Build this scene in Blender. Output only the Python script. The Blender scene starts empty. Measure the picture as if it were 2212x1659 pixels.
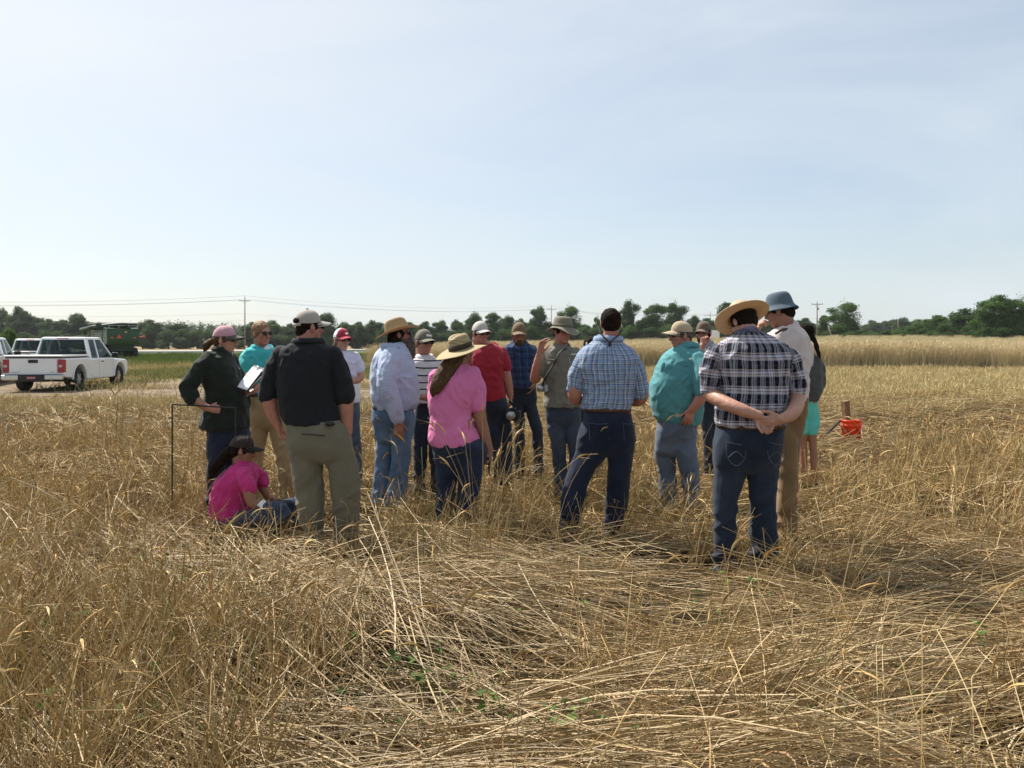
import bpy, bmesh, math, random
import numpy as np
from mathutils import Vector, Matrix, Euler

# ------------------------------------------------------------------ camera, sky, sun, exposure
SC = bpy.context.scene
COL = SC.collection
R = math.radians
F, UC, HZ, CAMH = 1789.0, 1106.0, 743.0, 1.6      # focal length in photo px (2212 wide), centre, horizon row, eye height
cd = bpy.data.cameras.new('camera')
cam = bpy.data.objects.new('camera', cd)
COL.objects.link(cam)
SC.camera = cam
cam.location = (0, 0, CAMH)
cam.rotation_euler = (R(90), 0, 0)
cd.sensor_width = 36.0
cd.lens = 36.0 * F / 2212.0
cd.shift_y = -(829.5 - HZ) / 2212.0
cd.clip_start = 0.05
cd.clip_end = 6000
SUN_EL, SUN_AZ = R(52), R(-48)                     # ahead and to the left: the group is back-lit
world = bpy.data.worlds.new('World')
SC.world = world
world.use_nodes = True
wn = world.node_tree
for n in list(wn.nodes):
    wn.nodes.remove(n)
def wnode(t, **k):
    n = wn.nodes.new(t)
    for a, b in k.items():
        setattr(n, a, b)
    return n
w_out = wnode('ShaderNodeOutputWorld')
w_bg = wnode('ShaderNodeBackground')
w_sky = wnode('ShaderNodeTexSky', sky_type='NISHITA', sun_disc=False)
w_sky.sun_elevation = SUN_EL
w_sky.sun_rotation = SUN_AZ
w_sky.altitude = 100
w_sky.air_density = 1.0
w_sky.dust_density = 1.2
w_sky.ozone_density = 1.0
w_bg.inputs[1].default_value = 0.078
# thin high cloud: long streaks of noise on the sky's own direction, thicker where the air is hazier
w_tc = wnode('ShaderNodeTexCoord')
w_map = wnode('ShaderNodeMapping')
w_map.inputs['Rotation'].default_value = (0.1, 0.25, 0.6)
w_map.inputs['Scale'].default_value = (1.2, 2.2, 4.5)
w_n = wnode('ShaderNodeTexNoise')
w_n.inputs['Scale'].default_value = 1.5
w_n.inputs['Detail'].default_value = 7
w_n.inputs['Roughness'].default_value = 0.55
w_n.inputs['Distortion'].default_value = 0.6
w_r = wnode('ShaderNodeMapRange')
w_r.inputs['From Min'].default_value = 0.06
w_r.inputs['From Max'].default_value = 0.74
w_r.inputs['To Max'].default_value = 0.82
w_mix = wnode('ShaderNodeMix', data_type='RGBA')
w_mix.inputs['B'].default_value = (5.7, 6.3, 6.75, 1)
L = wn.links.new
L(w_tc.outputs['Generated'], w_map.inputs[0]); L(w_map.outputs[0], w_n.inputs['Vector'])
L(w_n.outputs['Fac'], w_r.inputs['Value']); L(w_r.outputs[0], w_mix.inputs['Factor'])
# the pale aureole that thin cloud makes round the sun
w_dot = wnode('ShaderNodeVectorMath', operation='DOT_PRODUCT')
w_dot.inputs[1].default_value = (math.sin(SUN_AZ) * math.cos(SUN_EL), math.cos(SUN_AZ) * math.cos(SUN_EL), math.sin(SUN_EL))
w_pw = wnode('ShaderNodeMath', operation='POWER', use_clamp=True); w_pw.inputs[1].default_value = 4.0
w_ml = wnode('ShaderNodeMath', operation='MULTIPLY'); w_ml.inputs[1].default_value = 1.0
w_au = wnode('ShaderNodeMix', data_type='RGBA'); w_au.inputs['B'].default_value = (8.2, 8.15, 7.9, 1)
L(w_tc.outputs['Generated'], w_dot.inputs[0]); L(w_dot.outputs['Value'], w_pw.inputs[0]); L(w_pw.outputs[0], w_ml.inputs[0]); L(w_ml.outputs[0], w_au.inputs['Factor'])
L(w_sky.outputs[0], w_mix.inputs['A']); L(w_mix.outputs['Result'], w_au.inputs['A']); L(w_au.outputs['Result'], w_bg.inputs[0]); L(w_bg.outputs[0], w_out.inputs[0])
sun = bpy.data.lights.new('sun', 'SUN')
sun.energy = 5.0
sun.angle = R(0.6)
sun.color = (1.0, 0.945, 0.86)
so = bpy.data.objects.new('sun', sun)
COL.objects.link(so)
SUN_DIR = Vector((math.sin(SUN_AZ) * math.cos(SUN_EL), math.cos(SUN_AZ) * math.cos(SUN_EL), math.sin(SUN_EL)))
so.rotation_euler = SUN_DIR.to_track_quat('Z', 'Y').to_euler()
so.location = (-30, 30, 60)
SC.view_settings.view_transform = 'Standard'
SC.view_settings.look = 'None'
SC.view_settings.exposure = 0.79
SC.view_settings.gamma = 1.0
SC.cycles.max_bounces = 7
SC.cycles.diffuse_bounces = 2
SC.cycles.glossy_bounces = 3
SC.cycles.transmission_bounces = 5
SC.cycles.transparent_max_bounces = 8
SC.cycles.volume_bounces = 0
SC.cycles.volume_step_rate = 5
SC.cycles.use_denoising = True
SC.cycles.sample_clamp_indirect = 6.0

# ------------------------------------------------------------------ helpers
rng = np.random.default_rng(7)
random.seed(7)
def W(u, v, Y):
    "world point seen at photo pixel (u, v) of the 2212 px picture at distance Y"
    return np.array([(u - UC) / F * Y, Y, CAMH - (v - HZ) / F * Y])
def sstep(a, b, x):
    t = np.clip((x - a) / (b - a), 0, 1)
    return t * t * (3 - 2 * t)
def zg(X, Y):
    "height of the ground: level near the group, a rise far off to the right"
    X = np.asarray(X, float); Y = np.asarray(Y, float)
    return 2.6 * sstep(-60, 90, X) * sstep(55, 230, Y)
def _h(i, j, k, s):
    n = (i * 374761393 + j * 668265263 + k * 2147483647 + s * 1274126177) & 0xffffffff
    n = ((n ^ (n >> 13)) * 1274126177) & 0xffffffff
    n = (n ^ (n >> 16)) & 0xffffffff
    return n / 2147483647.5 - 1.0
def vnoise(p, seed=0):
    "smooth value noise in [-1, 1] at points p (n, 3)"
    p = np.asarray(p, float)
    f = np.floor(p); t = p - f; t = t * t * (3 - 2 * t)
    i = f.astype(np.int64)
    r = 0
    for dx in (0, 1):
        for dy in (0, 1):
            for dz in (0, 1):
                w = (t[:, 0] if dx else 1 - t[:, 0]) * (t[:, 1] if dy else 1 - t[:, 1]) * (t[:, 2] if dz else 1 - t[:, 2])
                r = r + w * _h(i[:, 0] + dx, i[:, 1] + dy, i[:, 2] + dz, seed)
    return r
def noise2(x, y, sc, seed=0):
    x = np.asarray(x, float).ravel(); y = np.asarray(y, float).ravel()
    return vnoise(np.stack([x * sc + 31.7, y * sc + 11.3, np.full_like(x, 0.5 + seed * 3.1)], 1), seed)

MATS = {}
def mat(name, col, rough=0.7, var=0.0, vscale=8.0, bump=0.0, bscale=60.0, metal=0.0, spec=0.4, trans=0.0, col2=None, sheen=0.0, sss=0.0, coat=0.0, alpha=1.0):
    "a Principled material with noise in its colour and in its bump"
    if name in MATS:
        return MATS[name]
    m = bpy.data.materials.new(name); m.use_nodes = True
    nt = m.node_tree; b = nt.nodes['Principled BSDF']
    b.inputs['Base Color'].default_value = (*col, 1)
    b.inputs['Roughness'].default_value = rough
    b.inputs['Metallic'].default_value = metal
    b.inputs['Specular IOR Level'].default_value = spec
    if sheen: b.inputs['Sheen Weight'].default_value = sheen
    if coat: b.inputs['Coat Weight'].default_value = coat
    if sss:
        b.inputs['Subsurface Weight'].default_value = sss
        b.inputs['Subsurface Radius'].default_value = (0.012, 0.005, 0.003)
        b.inputs['Subsurface Scale'].default_value = 1.0
    if trans: b.inputs['Transmission Weight'].default_value = trans
    if alpha < 1: b.inputs['Alpha'].default_value = alpha
    tc = nt.nodes.new('ShaderNodeTexCoord')
    if var or col2:
        n = nt.nodes.new('ShaderNodeTexNoise'); n.inputs['Scale'].default_value = vscale; n.inputs['Detail'].default_value = 6
        n.inputs['Roughness'].default_value = 0.6
        nt.links.new(tc.outputs['Object'], n.inputs['Vector'])
        mx = nt.nodes.new('ShaderNodeMix'); mx.data_type = 'RGBA'
        rp = nt.nodes.new('ShaderNodeMapRange'); rp.inputs['From Min'].default_value = 0.3; rp.inputs['From Max'].default_value = 0.7
        nt.links.new(n.outputs['Fac'], rp.inputs['Value']); nt.links.new(rp.outputs[0], mx.inputs['Factor'])
        c2 = col2 or tuple(min(1, c * (1 + var)) for c in col)
        c1 = col if col2 else tuple(c * (1 - var) for c in col)
        mx.inputs['A'].default_value = (*c1, 1); mx.inputs['B'].default_value = (*c2, 1)
        nt.links.new(mx.outputs['Result'], b.inputs['Base Color'])
    if bump:
        n2 = nt.nodes.new('ShaderNodeTexNoise'); n2.inputs['Scale'].default_value = bscale; n2.inputs['Detail'].default_value = 4
        nt.links.new(tc.outputs['Object'], n2.inputs['Vector'])
        bp = nt.nodes.new('ShaderNodeBump'); bp.inputs['Strength'].default_value = bump; bp.inputs['Distance'].default_value = 0.01
        nt.links.new(n2.outputs['Fac'], bp.inputs['Height']); nt.links.new(bp.outputs[0], b.inputs['Normal'])
    MATS[name] = m
    return m

def tag(o, label=None, cat=None, group=None, kind=None):
    if label: o['label'] = label
    if cat: o['category'] = cat
    if group: o['group'] = group
    if kind: o['kind'] = kind
    return o
def root(name, loc, label, cat, group=None, rz=0.0):
    o = bpy.data.objects.new(name, None); COL.objects.link(o)
    o.location = loc; o.rotation_euler = (0, 0, rz); o.empty_display_size = 0.2
    return tag(o, label, cat, group)
def mesh_from(name, verts, faces, m=None, smooth=False):
    me = bpy.data.meshes.new(name)
    me.from_pydata([tuple(v) for v in verts], [], [tuple(f) for f in faces])
    if m: me.materials.append(m)
    if smooth: me.polygons.foreach_set('use_smooth', [True] * len(me.polygons))
    me.update()
    return me
def link(name, me, parent=None):
    o = bpy.data.objects.new(name, me); COL.objects.link(o)
    if parent: o.parent = parent
    return o
def copy_tree(o, parent=None):
    c = o.copy(); COL.objects.link(c); c.parent = parent
    for ch in [x for x in o.children]:
        copy_tree(ch, c)
    return c

class MB:
    "collects simple solids; build() links them as ONE mesh object"
    def __init__(self): self.bm = bmesh.new()
    def box(self, lo, hi, bevel=0.0, seg=2):
        lo = Vector(lo); hi = Vector(hi)
        r = bmesh.ops.create_cube(self.bm, size=1.0)
        c = (lo + hi) / 2; d = hi - lo
        for v in r['verts']:
            v.co = Vector((v.co.x * d.x, v.co.y * d.y, v.co.z * d.z)) + c
        if bevel:
            es = list({e for v in r['verts'] for e in v.link_edges})
            bmesh.ops.bevel(self.bm, geom=es, offset=bevel, segments=seg, affect='EDGES', profile=0.5)
        return self
    def hull(self, pts, bevel=0.0):
        vs = [self.bm.verts.new(p) for p in pts]
        r = bmesh.ops.convex_hull(self.bm, input=vs)
        if bevel:
            es = list({e for v in vs if v.is_valid for e in v.link_edges})
            bmesh.ops.bevel(self.bm, geom=es, offset=bevel, segments=2, affect='EDGES', profile=0.5)
        return self
    def prism(self, prof, x0, x1, bevel=0.0, axis=0):
        "closed polygon prof [(y, z)] extruded along x (axis 0) from x0 to x1"
        def P(a, yz): return (a, yz[0], yz[1]) if axis == 0 else ((yz[0], a, yz[1]) if axis == 1 else (yz[0], yz[1], a))
        A = [self.bm.verts.new(P(x0, p)) for p in prof]; B = [self.bm.verts.new(P(x1, p)) for p in prof]
        n = len(prof); fs = [self.bm.faces.new(A), self.bm.faces.new(B[::-1])]
        for i in range(n):
            fs.append(self.bm.faces.new((A[i], B[i], B[(i + 1) % n], A[(i + 1) % n])))
        bmesh.ops.recalc_face_normals(self.bm, faces=fs)
        if bevel:
            es = [e for f in fs[:2] for e in f.edges]
            bmesh.ops.bevel(self.bm, geom=es, offset=bevel, segments=3, affect='EDGES', profile=0.5)
        return self
    def tube(self, pts, r, sides=8, cap=True):
        v, f = tube_mesh(pts, r, sides=sides)
        vs = [self.bm.verts.new(tuple(p)) for p in v]
        for q in f: self.bm.faces.new([vs[i] for i in q])
        return self
    def raw(self, v, f):
        vs = [self.bm.verts.new(tuple(p)) for p in v]
        for q in f: self.bm.faces.new([vs[i] for i in q])
        return self
    def ell(self, c, r, sub=3):
        res = bmesh.ops.create_icosphere(self.bm, subdivisions=sub, radius=1.0)
        for v in res['verts']:
            v.co = Vector((v.co.x * r[0], v.co.y * r[1], v.co.z * r[2])) + Vector(c)
        return self
    def build(self, name, m, parent=None, smooth=False):
        me = bpy.data.meshes.new(name)
        bmesh.ops.recalc_face_normals(self.bm, faces=self.bm.faces[:])
        self.bm.to_mesh(me); self.bm.free()
        me.materials.append(m)
        if smooth: me.polygons.foreach_set('use_smooth', [True] * len(me.polygons))
        return link(name, me, parent)

def resample(P, k):
    "Catmull-Rom through the rows of P, k steps per span"
    P = np.asarray(P, float)
    if len(P) < 2 or k <= 1: return P
    E = np.vstack([2 * P[0] - P[1], P, 2 * P[-1] - P[-2]])
    out = []
    for i in range(1, len(E) - 2):
        p0, p1, p2, p3 = E[i - 1], E[i], E[i + 1], E[i + 2]
        for j in range(k):
            t = j / k
            out.append(0.5 * ((2 * p1) + (-p0 + p2) * t + (2 * p0 - 5 * p1 + 4 * p2 - p3) * t * t + (-p0 + 3 * p1 - 3 * p2 + p3) * t ** 3))
    out.append(P[-1])
    return np.array(out)
def tube_mesh(pts, r, sides=12, rb=None, side=None, k=1, round_ends=False):
    "tube along pts with radius r (scalar or per point); rb: second radius across, side: direction of the first"
    pts = np.asarray(pts, float); n = len(pts)
    ra = np.full(n, r, float) if np.isscalar(r) else np.asarray(r, float)
    rbv = ra if rb is None else (np.full(n, rb, float) if np.isscalar(rb) else np.asarray(rb, float))
    if k > 1:
        A = resample(np.column_stack([pts, ra, rbv]), k); pts, ra, rbv = A[:, :3], A[:, 3], A[:, 4]; n = len(pts)
    T = np.gradient(pts, axis=0); T /= np.linalg.norm(T, axis=1)[:, None] + 1e-12
    if round_ends:
        a0, a1 = ra[0], ra[-1]; e = [(0.55, 0.83), (0.9, 0.44)]
        hp = [pts[0] - T[0] * min(a0, rbv[0]) * d for d, s in e[::-1]]; tp = [pts[-1] + T[-1] * min(a1, rbv[-1]) * d for d, s in e]
        ra = np.concatenate([[ra[0] * s for d, s in e[::-1]], ra, [ra[-1] * s for d, s in e]])
        rbv = np.concatenate([[rbv[0] * s for d, s in e[::-1]], rbv, [rbv[-1] * s for d, s in e]])
        pts = np.vstack([hp, pts, tp]); T = np.vstack([[T[0]] * 2, T, [T[-1]] * 2]); n = len(pts)
    s = np.array(side, float) if side is not None else (np.array([1.0, 0, 0]) if abs(T[0][0]) < 0.9 else np.array([0, 1.0, 0]))
    V = []
    ang = np.arange(sides) * 2 * math.pi / sides
    for i in range(n):
        s = s - T[i] * np.dot(s, T[i]); s /= np.linalg.norm(s) + 1e-12
        b = np.cross(T[i], s)
        V.append(pts[i] + np.outer(np.cos(ang), s) * ra[i] + np.outer(np.sin(ang), b) * rbv[i])
    V = np.vstack(V); Fc = []
    for i in range(n - 1):
        for j in range(sides):
            a = i * sides + j; b_ = i * sides + (j + 1) % sides
            Fc.append((a, b_, b_ + sides, a + sides))
    Fc.append(tuple(range(sides))[::-1]); Fc.append(tuple(range((n - 1) * sides, n * sides)))
    return V, Fc
# ------------------------------------------------------------------ ground, road
ROAD_P, ROAD_D = np.array([-52.0, 150.0]), np.array([0.995, 0.10])
def road_y(X): return 152 + 0.33 * (X + 60) * (X > -60) * 1.0 + 0.0 * X
def build_ground():
    ys = np.concatenate([np.linspace(-12, 30, 64), np.geomspace(31, 1500, 60)])
    ts = np.linspace(-1, 1, 121)
    ts = np.sign(ts) * np.abs(ts) ** 1.2
    V = []; C = []
    for y in ys:
        wdt = 16 + max(y, 0) * 1.05
        x = ts * wdt
        V.append(np.column_stack([x, np.full_like(x, y), zg(x, np.full_like(x, y))]))
    V = np.vstack(V)
    n = len(ts); Fc = []
    for i in range(len(ys) - 1):
        for j in range(n - 1):
            a = i * n + j
            Fc.append((a, a + 1, a + n + 1, a + n))
    m = bpy.data.materials.new('field_soil'); m.use_nodes = True
    nt = m.node_tree; b = nt.nodes['Principled BSDF']; b.inputs['Roughness'].default_value = 0.95; b.inputs['Specular IOR Level'].default_value = 0.1
    ln = nt.links.new
    tc = nt.nodes.new('ShaderNodeTexCoord'); sx = nt.nodes.new('ShaderNodeSeparateXYZ'); ln(tc.outputs['Object'], sx.inputs[0])
    def noise(sc, det=6, rough=0.6, vec=None):
        q = nt.nodes.new('ShaderNodeTexNoise'); q.inputs['Scale'].default_value = sc; q.inputs['Detail'].default_value = det; q.inputs['Roughness'].default_value = rough
        ln(vec or tc.outputs['Object'], q.inputs['Vector']); return q.outputs['Fac']
    def mth(op, a, c=None, d=None):
        q = nt.nodes.new('ShaderNodeMath'); q.operation = op
        for i, s in enumerate((a, c, d)):
            if s is None: continue
            if isinstance(s, (int, float)): q.inputs[i].default_value = s
            else: ln(s, q.inputs[i])
        return q.outputs[0]
    def rmp(x, a, c):
        q = nt.nodes.new('ShaderNodeMapRange'); q.interpolation_type = 'SMOOTHSTEP'; q.inputs['From Min'].default_value = a; q.inputs['From Max'].default_value = c; ln(x, q.inputs['Value']); return q.outputs[0]
    def mix(fac, a, c):
        q = nt.nodes.new('ShaderNodeMix'); q.data_type = 'RGBA'; ln(fac, q.inputs['Factor'])
        for s, nm in ((a, 'A'), (c, 'B')):
            if isinstance(s, tuple): q.inputs[nm].default_value = (*s, 1)
            else: ln(s, q.inputs[nm])
        return q.outputs['Result']
    X, Y = sx.outputs['X'], sx.outputs['Y']
    wob = mth('MULTIPLY', mth('SUBTRACT', noise(0.12, 4), 0.5), 9.0)
    Yw = mth('ADD', Y, wob)
    near = mix(rmp(noise(9.0, 8, 0.7), 0.35, 0.65), (0.014, 0.010, 0.006), (0.05, 0.034, 0.018))
    mown = mix(rmp(noise(0.35, 6), 0.40, 0.60), (0.26, 0.19, 0.085), (0.13, 0.145, 0.045))
    mown = mix(rmp(noise(6.0, 8, 0.75), 0.35, 0.7), mown, (0.30, 0.23, 0.115))
    dirt = mix(rmp(noise(1.6, 8, 0.7), 0.35, 0.65), (0.10, 0.072, 0.048), (0.24, 0.185, 0.125))
    verge = mix(rmp(noise(0.8, 6), 0.3, 0.7), (0.075, 0.125, 0.025), (0.15, 0.18, 0.05))
    far = mix(rmp(noise(0.05, 5), 0.3, 0.7), (0.20, 0.15, 0.075), (0.25, 0.185, 0.095))
    c = mix(rmp(Yw, 17.0, 23.0), near, mown)
    tr = mth('ADD', Yw, mth('MULTIPLY', X, 0.16))      # the rutted track, running past the pickups
    band = mth('MULTIPLY', rmp(tr, 19.5, 22.0), mth('SUBTRACT', 1.0, rmp(tr, 31.0, 37.0)))
    band = mth('MULTIPLY', band, mth('SUBTRACT', 1.0, rmp(X, -5.0, 2.0)))
    band = mth('MULTIPLY', band, rmp(noise(0.55, 5), 0.26, 0.42))
    c = mix(band, c, dirt)
    c = mix(rmp(Yw, 78.0, 90.0), c, verge)
    c = mix(rmp(mth('SUBTRACT', Y, mth('MULTIPLY', X, 0.33)), 174.0, 176.0), c, far)
    ln(c, b.inputs['Base Color'])
    bp = nt.nodes.new('ShaderNodeBump'); bp.inputs['Strength'].default_value = 0.8; bp.inputs['Distance'].default_value = 0.06
    ln(noise(5.0, 8, 0.7), bp.inputs['Height']); ln(bp.outputs[0], b.inputs['Normal'])
    o = link('ground', mesh_from('ground', V, Fc, m, True)); tag(o, kind='structure')
build_ground()

def build_road():
    m = mat('pale_asphalt', (0.36, 0.35, 0.335), 0.85, 0.12, 3.0)
    xs = np.linspace(-160, 150, 90)
    V, Fc = [], []
    for x in xs:
        y = 170 + 0.33 * x
        for k, (dy, dz) in enumerate(((-4.6, -0.05), (-4.4, 0.34), (4.4, 0.40), (4.6, -0.05))):
            V.append((x, y + dy, float(zg(x, y)) + dz))
    for i in range(len(xs) - 1):
        for k in range(3):
            a = i * 4 + k
            Fc.append((a, a + 4, a + 5, a + 1))
    tag(link('road', mesh_from('road', V, Fc, m)), kind='structure')
build_road()

# ------------------------------------------------------------------ trees
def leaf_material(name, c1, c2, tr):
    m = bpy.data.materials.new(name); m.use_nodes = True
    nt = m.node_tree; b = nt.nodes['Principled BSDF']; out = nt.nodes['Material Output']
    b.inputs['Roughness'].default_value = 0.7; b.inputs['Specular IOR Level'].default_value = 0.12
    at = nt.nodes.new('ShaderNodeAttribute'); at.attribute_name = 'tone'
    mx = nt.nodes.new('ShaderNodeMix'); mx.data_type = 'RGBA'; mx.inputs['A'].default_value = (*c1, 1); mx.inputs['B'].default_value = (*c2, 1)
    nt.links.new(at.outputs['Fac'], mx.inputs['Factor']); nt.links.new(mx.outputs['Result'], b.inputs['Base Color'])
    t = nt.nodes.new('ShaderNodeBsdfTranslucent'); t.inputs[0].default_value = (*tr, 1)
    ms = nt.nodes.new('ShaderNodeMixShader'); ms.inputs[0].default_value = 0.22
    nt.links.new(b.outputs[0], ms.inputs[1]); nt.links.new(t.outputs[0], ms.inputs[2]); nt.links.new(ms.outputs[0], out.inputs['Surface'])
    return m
LEAF_DARK = leaf_material('leaf_dark', (0.020, 0.044, 0.012), (0.048, 0.088, 0.022), (0.08, 0.15, 0.025))
LEAF_FRESH = leaf_material('leaf_fresh', (0.028, 0.064, 0.014), (0.060, 0.115, 0.026), (0.14, 0.24, 0.04))
BARK = mat('bark', (0.10, 0.085, 0.07), 0.95, 0.25, 12, 0.5, 30)
def crown_mesh(name, clumps, nleaf, size, m, seed):
    "clumps: [(centre, radii)] ; leaf quads over and inside each clump plus a ragged inner mass"
    g = np.random.default_rng(seed)
    V, Fc, T = [], [], []
    vol = np.array([r[0] * r[1] + r[0] * r[2] for c, r in clumps]); cnt = np.maximum(20, (nleaf * vol / vol.sum()).astype(int))
    base = 0
    for (c, r), n in zip(clumps, cnt):
        d = g.normal(size=(n, 3)); d /= np.linalg.norm(d, axis=1)[:, None]
        lump = 1 + 0.22 * vnoise(d * 2.3 + np.array(c) * 0.7, seed)
        rad = (g.uniform(0.30, 1.0, n) ** 0.5) * lump * (1 + .12 * np.abs(g.normal(size=n)))
        p = np.array(c) + d * np.array(r) * rad[:, None]
        nr = d + g.normal(size=(n, 3)) * 0.55; nr /= np.linalg.norm(nr, axis=1)[:, None]
        a = np.cross(nr, g.normal(size=(n, 3))); a /= np.linalg.norm(a, axis=1)[:, None]
        b = np.cross(nr, a)
        s = size * g.uniform(0.55, 1.3, n)[:, None]
        q = np.stack([p - a * s, p - b * s * 0.55 + nr * s * 0.12, p + a * s, p + b * s * 0.55 + nr * s * 0.12], 1).reshape(-1, 3)
        V.append(q)
        Fc += [(base + 4 * i, base + 4 * i + 1, base + 4 * i + 2, base + 4 * i + 3) for i in range(n)]
        base += 4 * n
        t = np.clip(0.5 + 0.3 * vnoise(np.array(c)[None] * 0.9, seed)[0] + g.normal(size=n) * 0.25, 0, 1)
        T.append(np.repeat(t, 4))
        # inner mass
        bm = bmesh.new(); bmesh.ops.create_icosphere(bm, subdivisions=2, radius=1)
        vv = np.array([v.co[:] for v in bm.verts]); ff = [tuple(x.index for x in f.verts) for f in bm.faces]; bm.free()
        vv = np.array(c) + vv * np.array(r) * (0.50 + 0.14 * vnoise(vv * 2.6, seed + 5))[:, None]
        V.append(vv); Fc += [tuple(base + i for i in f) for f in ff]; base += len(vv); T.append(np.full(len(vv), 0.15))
    me = mesh_from(name, np.vstack(V), Fc, m)
    at = me.attributes.new('tone', 'FLOAT', 'POINT'); at.data.foreach_set('value', np.concatenate(T).astype(np.float32))
    return me
def trunk_mesh(name, h, r, limbs, seed):
    g = np.random.default_rng(seed); V, Fc = [], []
    def add(pts, rad):
        v, f = tube_mesh(pts, rad, 7); o = len(V); V.extend(v.tolist()); Fc.extend([tuple(i + o for i in q) for q in f])
    add([(0, 0, -0.5), (0.05, 0, h * 0.3), (-0.08, 0.05, h * 0.65), (0, 0, h)], [r * 1.3, r, r * 0.75, r * 0.3])
    for i in range(limbs):
        a = g.uniform(0, 6.28); z = h * g.uniform(0.35, 0.75); l = h * g.uniform(0.2, 0.4)
        add([(0, 0, z), (math.cos(a) * l * .5, math.sin(a) * l * .5, z + l * .45), (math.cos(a) * l, math.sin(a) * l, z + l * .8)], [r * .5, r * .32, r * .12])
    return mesh_from(name, V, Fc, BARK, True)
def tree_proto(kind, seed):
    "crown and trunk meshes of a tree 1 unit = 1 m, height 10, half-width about 4"
    g = np.random.default_rng(seed); cl = []
    if kind == 'round':      # broad crown down to the ground
        for i in range(24):
            a = g.uniform(0, 6.28); q = g.uniform(0, 1) ** .5; z = g.uniform(0.8, 8.2); w = 3.1 * math.sqrt(max(.12, 1 - ((z - 4.0) / 5.4) ** 2))
            cl.append(((math.cos(a) * w * q, math.sin(a) * w * q, z), (g.uniform(.9, 1.6), g.uniform(.9, 1.6), g.uniform(.7, 1.2))))
        cl.append(((0, 0, 4.2), (2.4, 2.4, 3.6))); cl.append(((.3, 0, 8.7), (1.1, 1.1, 1.0)))
    elif kind == 'tall':     # narrower, open top on a bare lower trunk
        for i in range(13):
            a = g.uniform(0, 6.28); q = g.uniform(0.2, 1); z = g.uniform(4.2, 9.0); w = 2.1 * math.sqrt(max(.15, 1 - ((z - 6.6) / 3.6) ** 2))
            cl.append(((math.cos(a) * w * q, math.sin(a) * w * q, z), (g.uniform(.7, 1.25), g.uniform(.7, 1.25), g.uniform(.5, .95))))
        cl.append(((0, 0, 6.6), (1.6, 1.6, 2.9))); cl.append(((0, 0, 2.6), (1.7, 1.7, 2.7)))
        for i in range(5):
            cl.append(((g.uniform(-2, 2), g.uniform(-1.5, 1.5), g.uniform(.5, 3.2)), (1.2, 1.2, 1.1)))
    elif kind == 'open':     # loose spreading crown with gaps
        for i in range(24):
            a = g.uniform(0, 6.28); q = g.uniform(0.2, 1); z = g.uniform(0.8, 9.2); w = 3.3 * math.sqrt(max(.2, 1 - ((z - 5.2) / 5) ** 2))
            cl.append(((math.cos(a) * w * q, math.sin(a) * w * q, z), (g.uniform(.8, 1.5), g.uniform(.8, 1.5), g.uniform(.55, 1.0))))
        cl.append(((0, 0, 5.2), (2.5, 2.5, 4.2))); cl.append(((.4, .3, 2.4), (2.8, 2.8, 2.4)))
    elif kind == 'lolly':    # round head on a clear stem
        for i in range(12):
            a = g.uniform(0, 6.28); q = g.uniform(0.1, 1); z = g.uniform(5.6, 9.2); w = 2.4 * math.sqrt(max(.2, 1 - ((z - 7.3) / 2.7) ** 2))
            cl.append(((math.cos(a) * w * q, math.sin(a) * w * q, z), (g.uniform(.7, 1.2), g.uniform(.7, 1.2), g.uniform(.5, .9))))
        cl.append(((0, 0, 7.4), (1.9, 1.9, 2.2)))
    else:                    # bush: low and wide
        for i in range(14):
            a = g.uniform(0, 6.28); q = g.uniform(0, 1) ** .5; z = g.uniform(1.0, 7.6)
            w = 4.6 * (1 - (z / 11) ** 2)
            cl.append(((math.cos(a) * w * q, math.sin(a) * w * q, z), (g.uniform(1.2, 2.2), g.uniform(1.2, 2.2), g.uniform(1.2, 1.9))))
    n = {'round': 15000, 'tall': 10500, 'open': 12000, 'lolly': 6500, 'bush': 13000}[kind]
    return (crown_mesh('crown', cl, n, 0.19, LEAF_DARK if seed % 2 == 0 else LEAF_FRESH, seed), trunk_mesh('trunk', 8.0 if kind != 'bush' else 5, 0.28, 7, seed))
PROTO = {}
def tree(kind, seed, u, vtop, hw, Y, label, group='trees along the far side of the road', cat='tree', name='broadleaf_tree', vbase=None):
    if (kind, seed) not in PROTO: PROTO[(kind, seed)] = tree_proto(kind, seed)
    cm, tm = PROTO[(kind, seed)]
    X = (u - UC) / F * Y; z0 = float(zg(X, Y)); top = CAMH - (vtop - HZ) / F * Y
    if vbase is not None: z0 = CAMH - (vbase - HZ) / F * Y
    top += (5 / F * Y if u < 450 and Y > 200 and vtop < 712 else 0); h = top - z0; w = hw / F * Y * 1.16
    nat = {'round': 4.2, 'tall': 3.0, 'open': 4.2, 'lolly': 3.1, 'bush': 6.0}[kind]
    r = root(name, (X, Y, z0), label, cat, group, random.uniform(0, 6.28))
    r.scale = (w / nat, w / nat, h / 9.9)
    c = link('crown', cm, r); t = link('trunk', tm, r)
    return r
ROW = 'dark green tree in the close row along the far side of the road'
BACKROW = 'dark tree in the second row, filling a gap between the taller crowns'
SCRUB = 'low dark scrub at the foot of the tree line'
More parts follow.
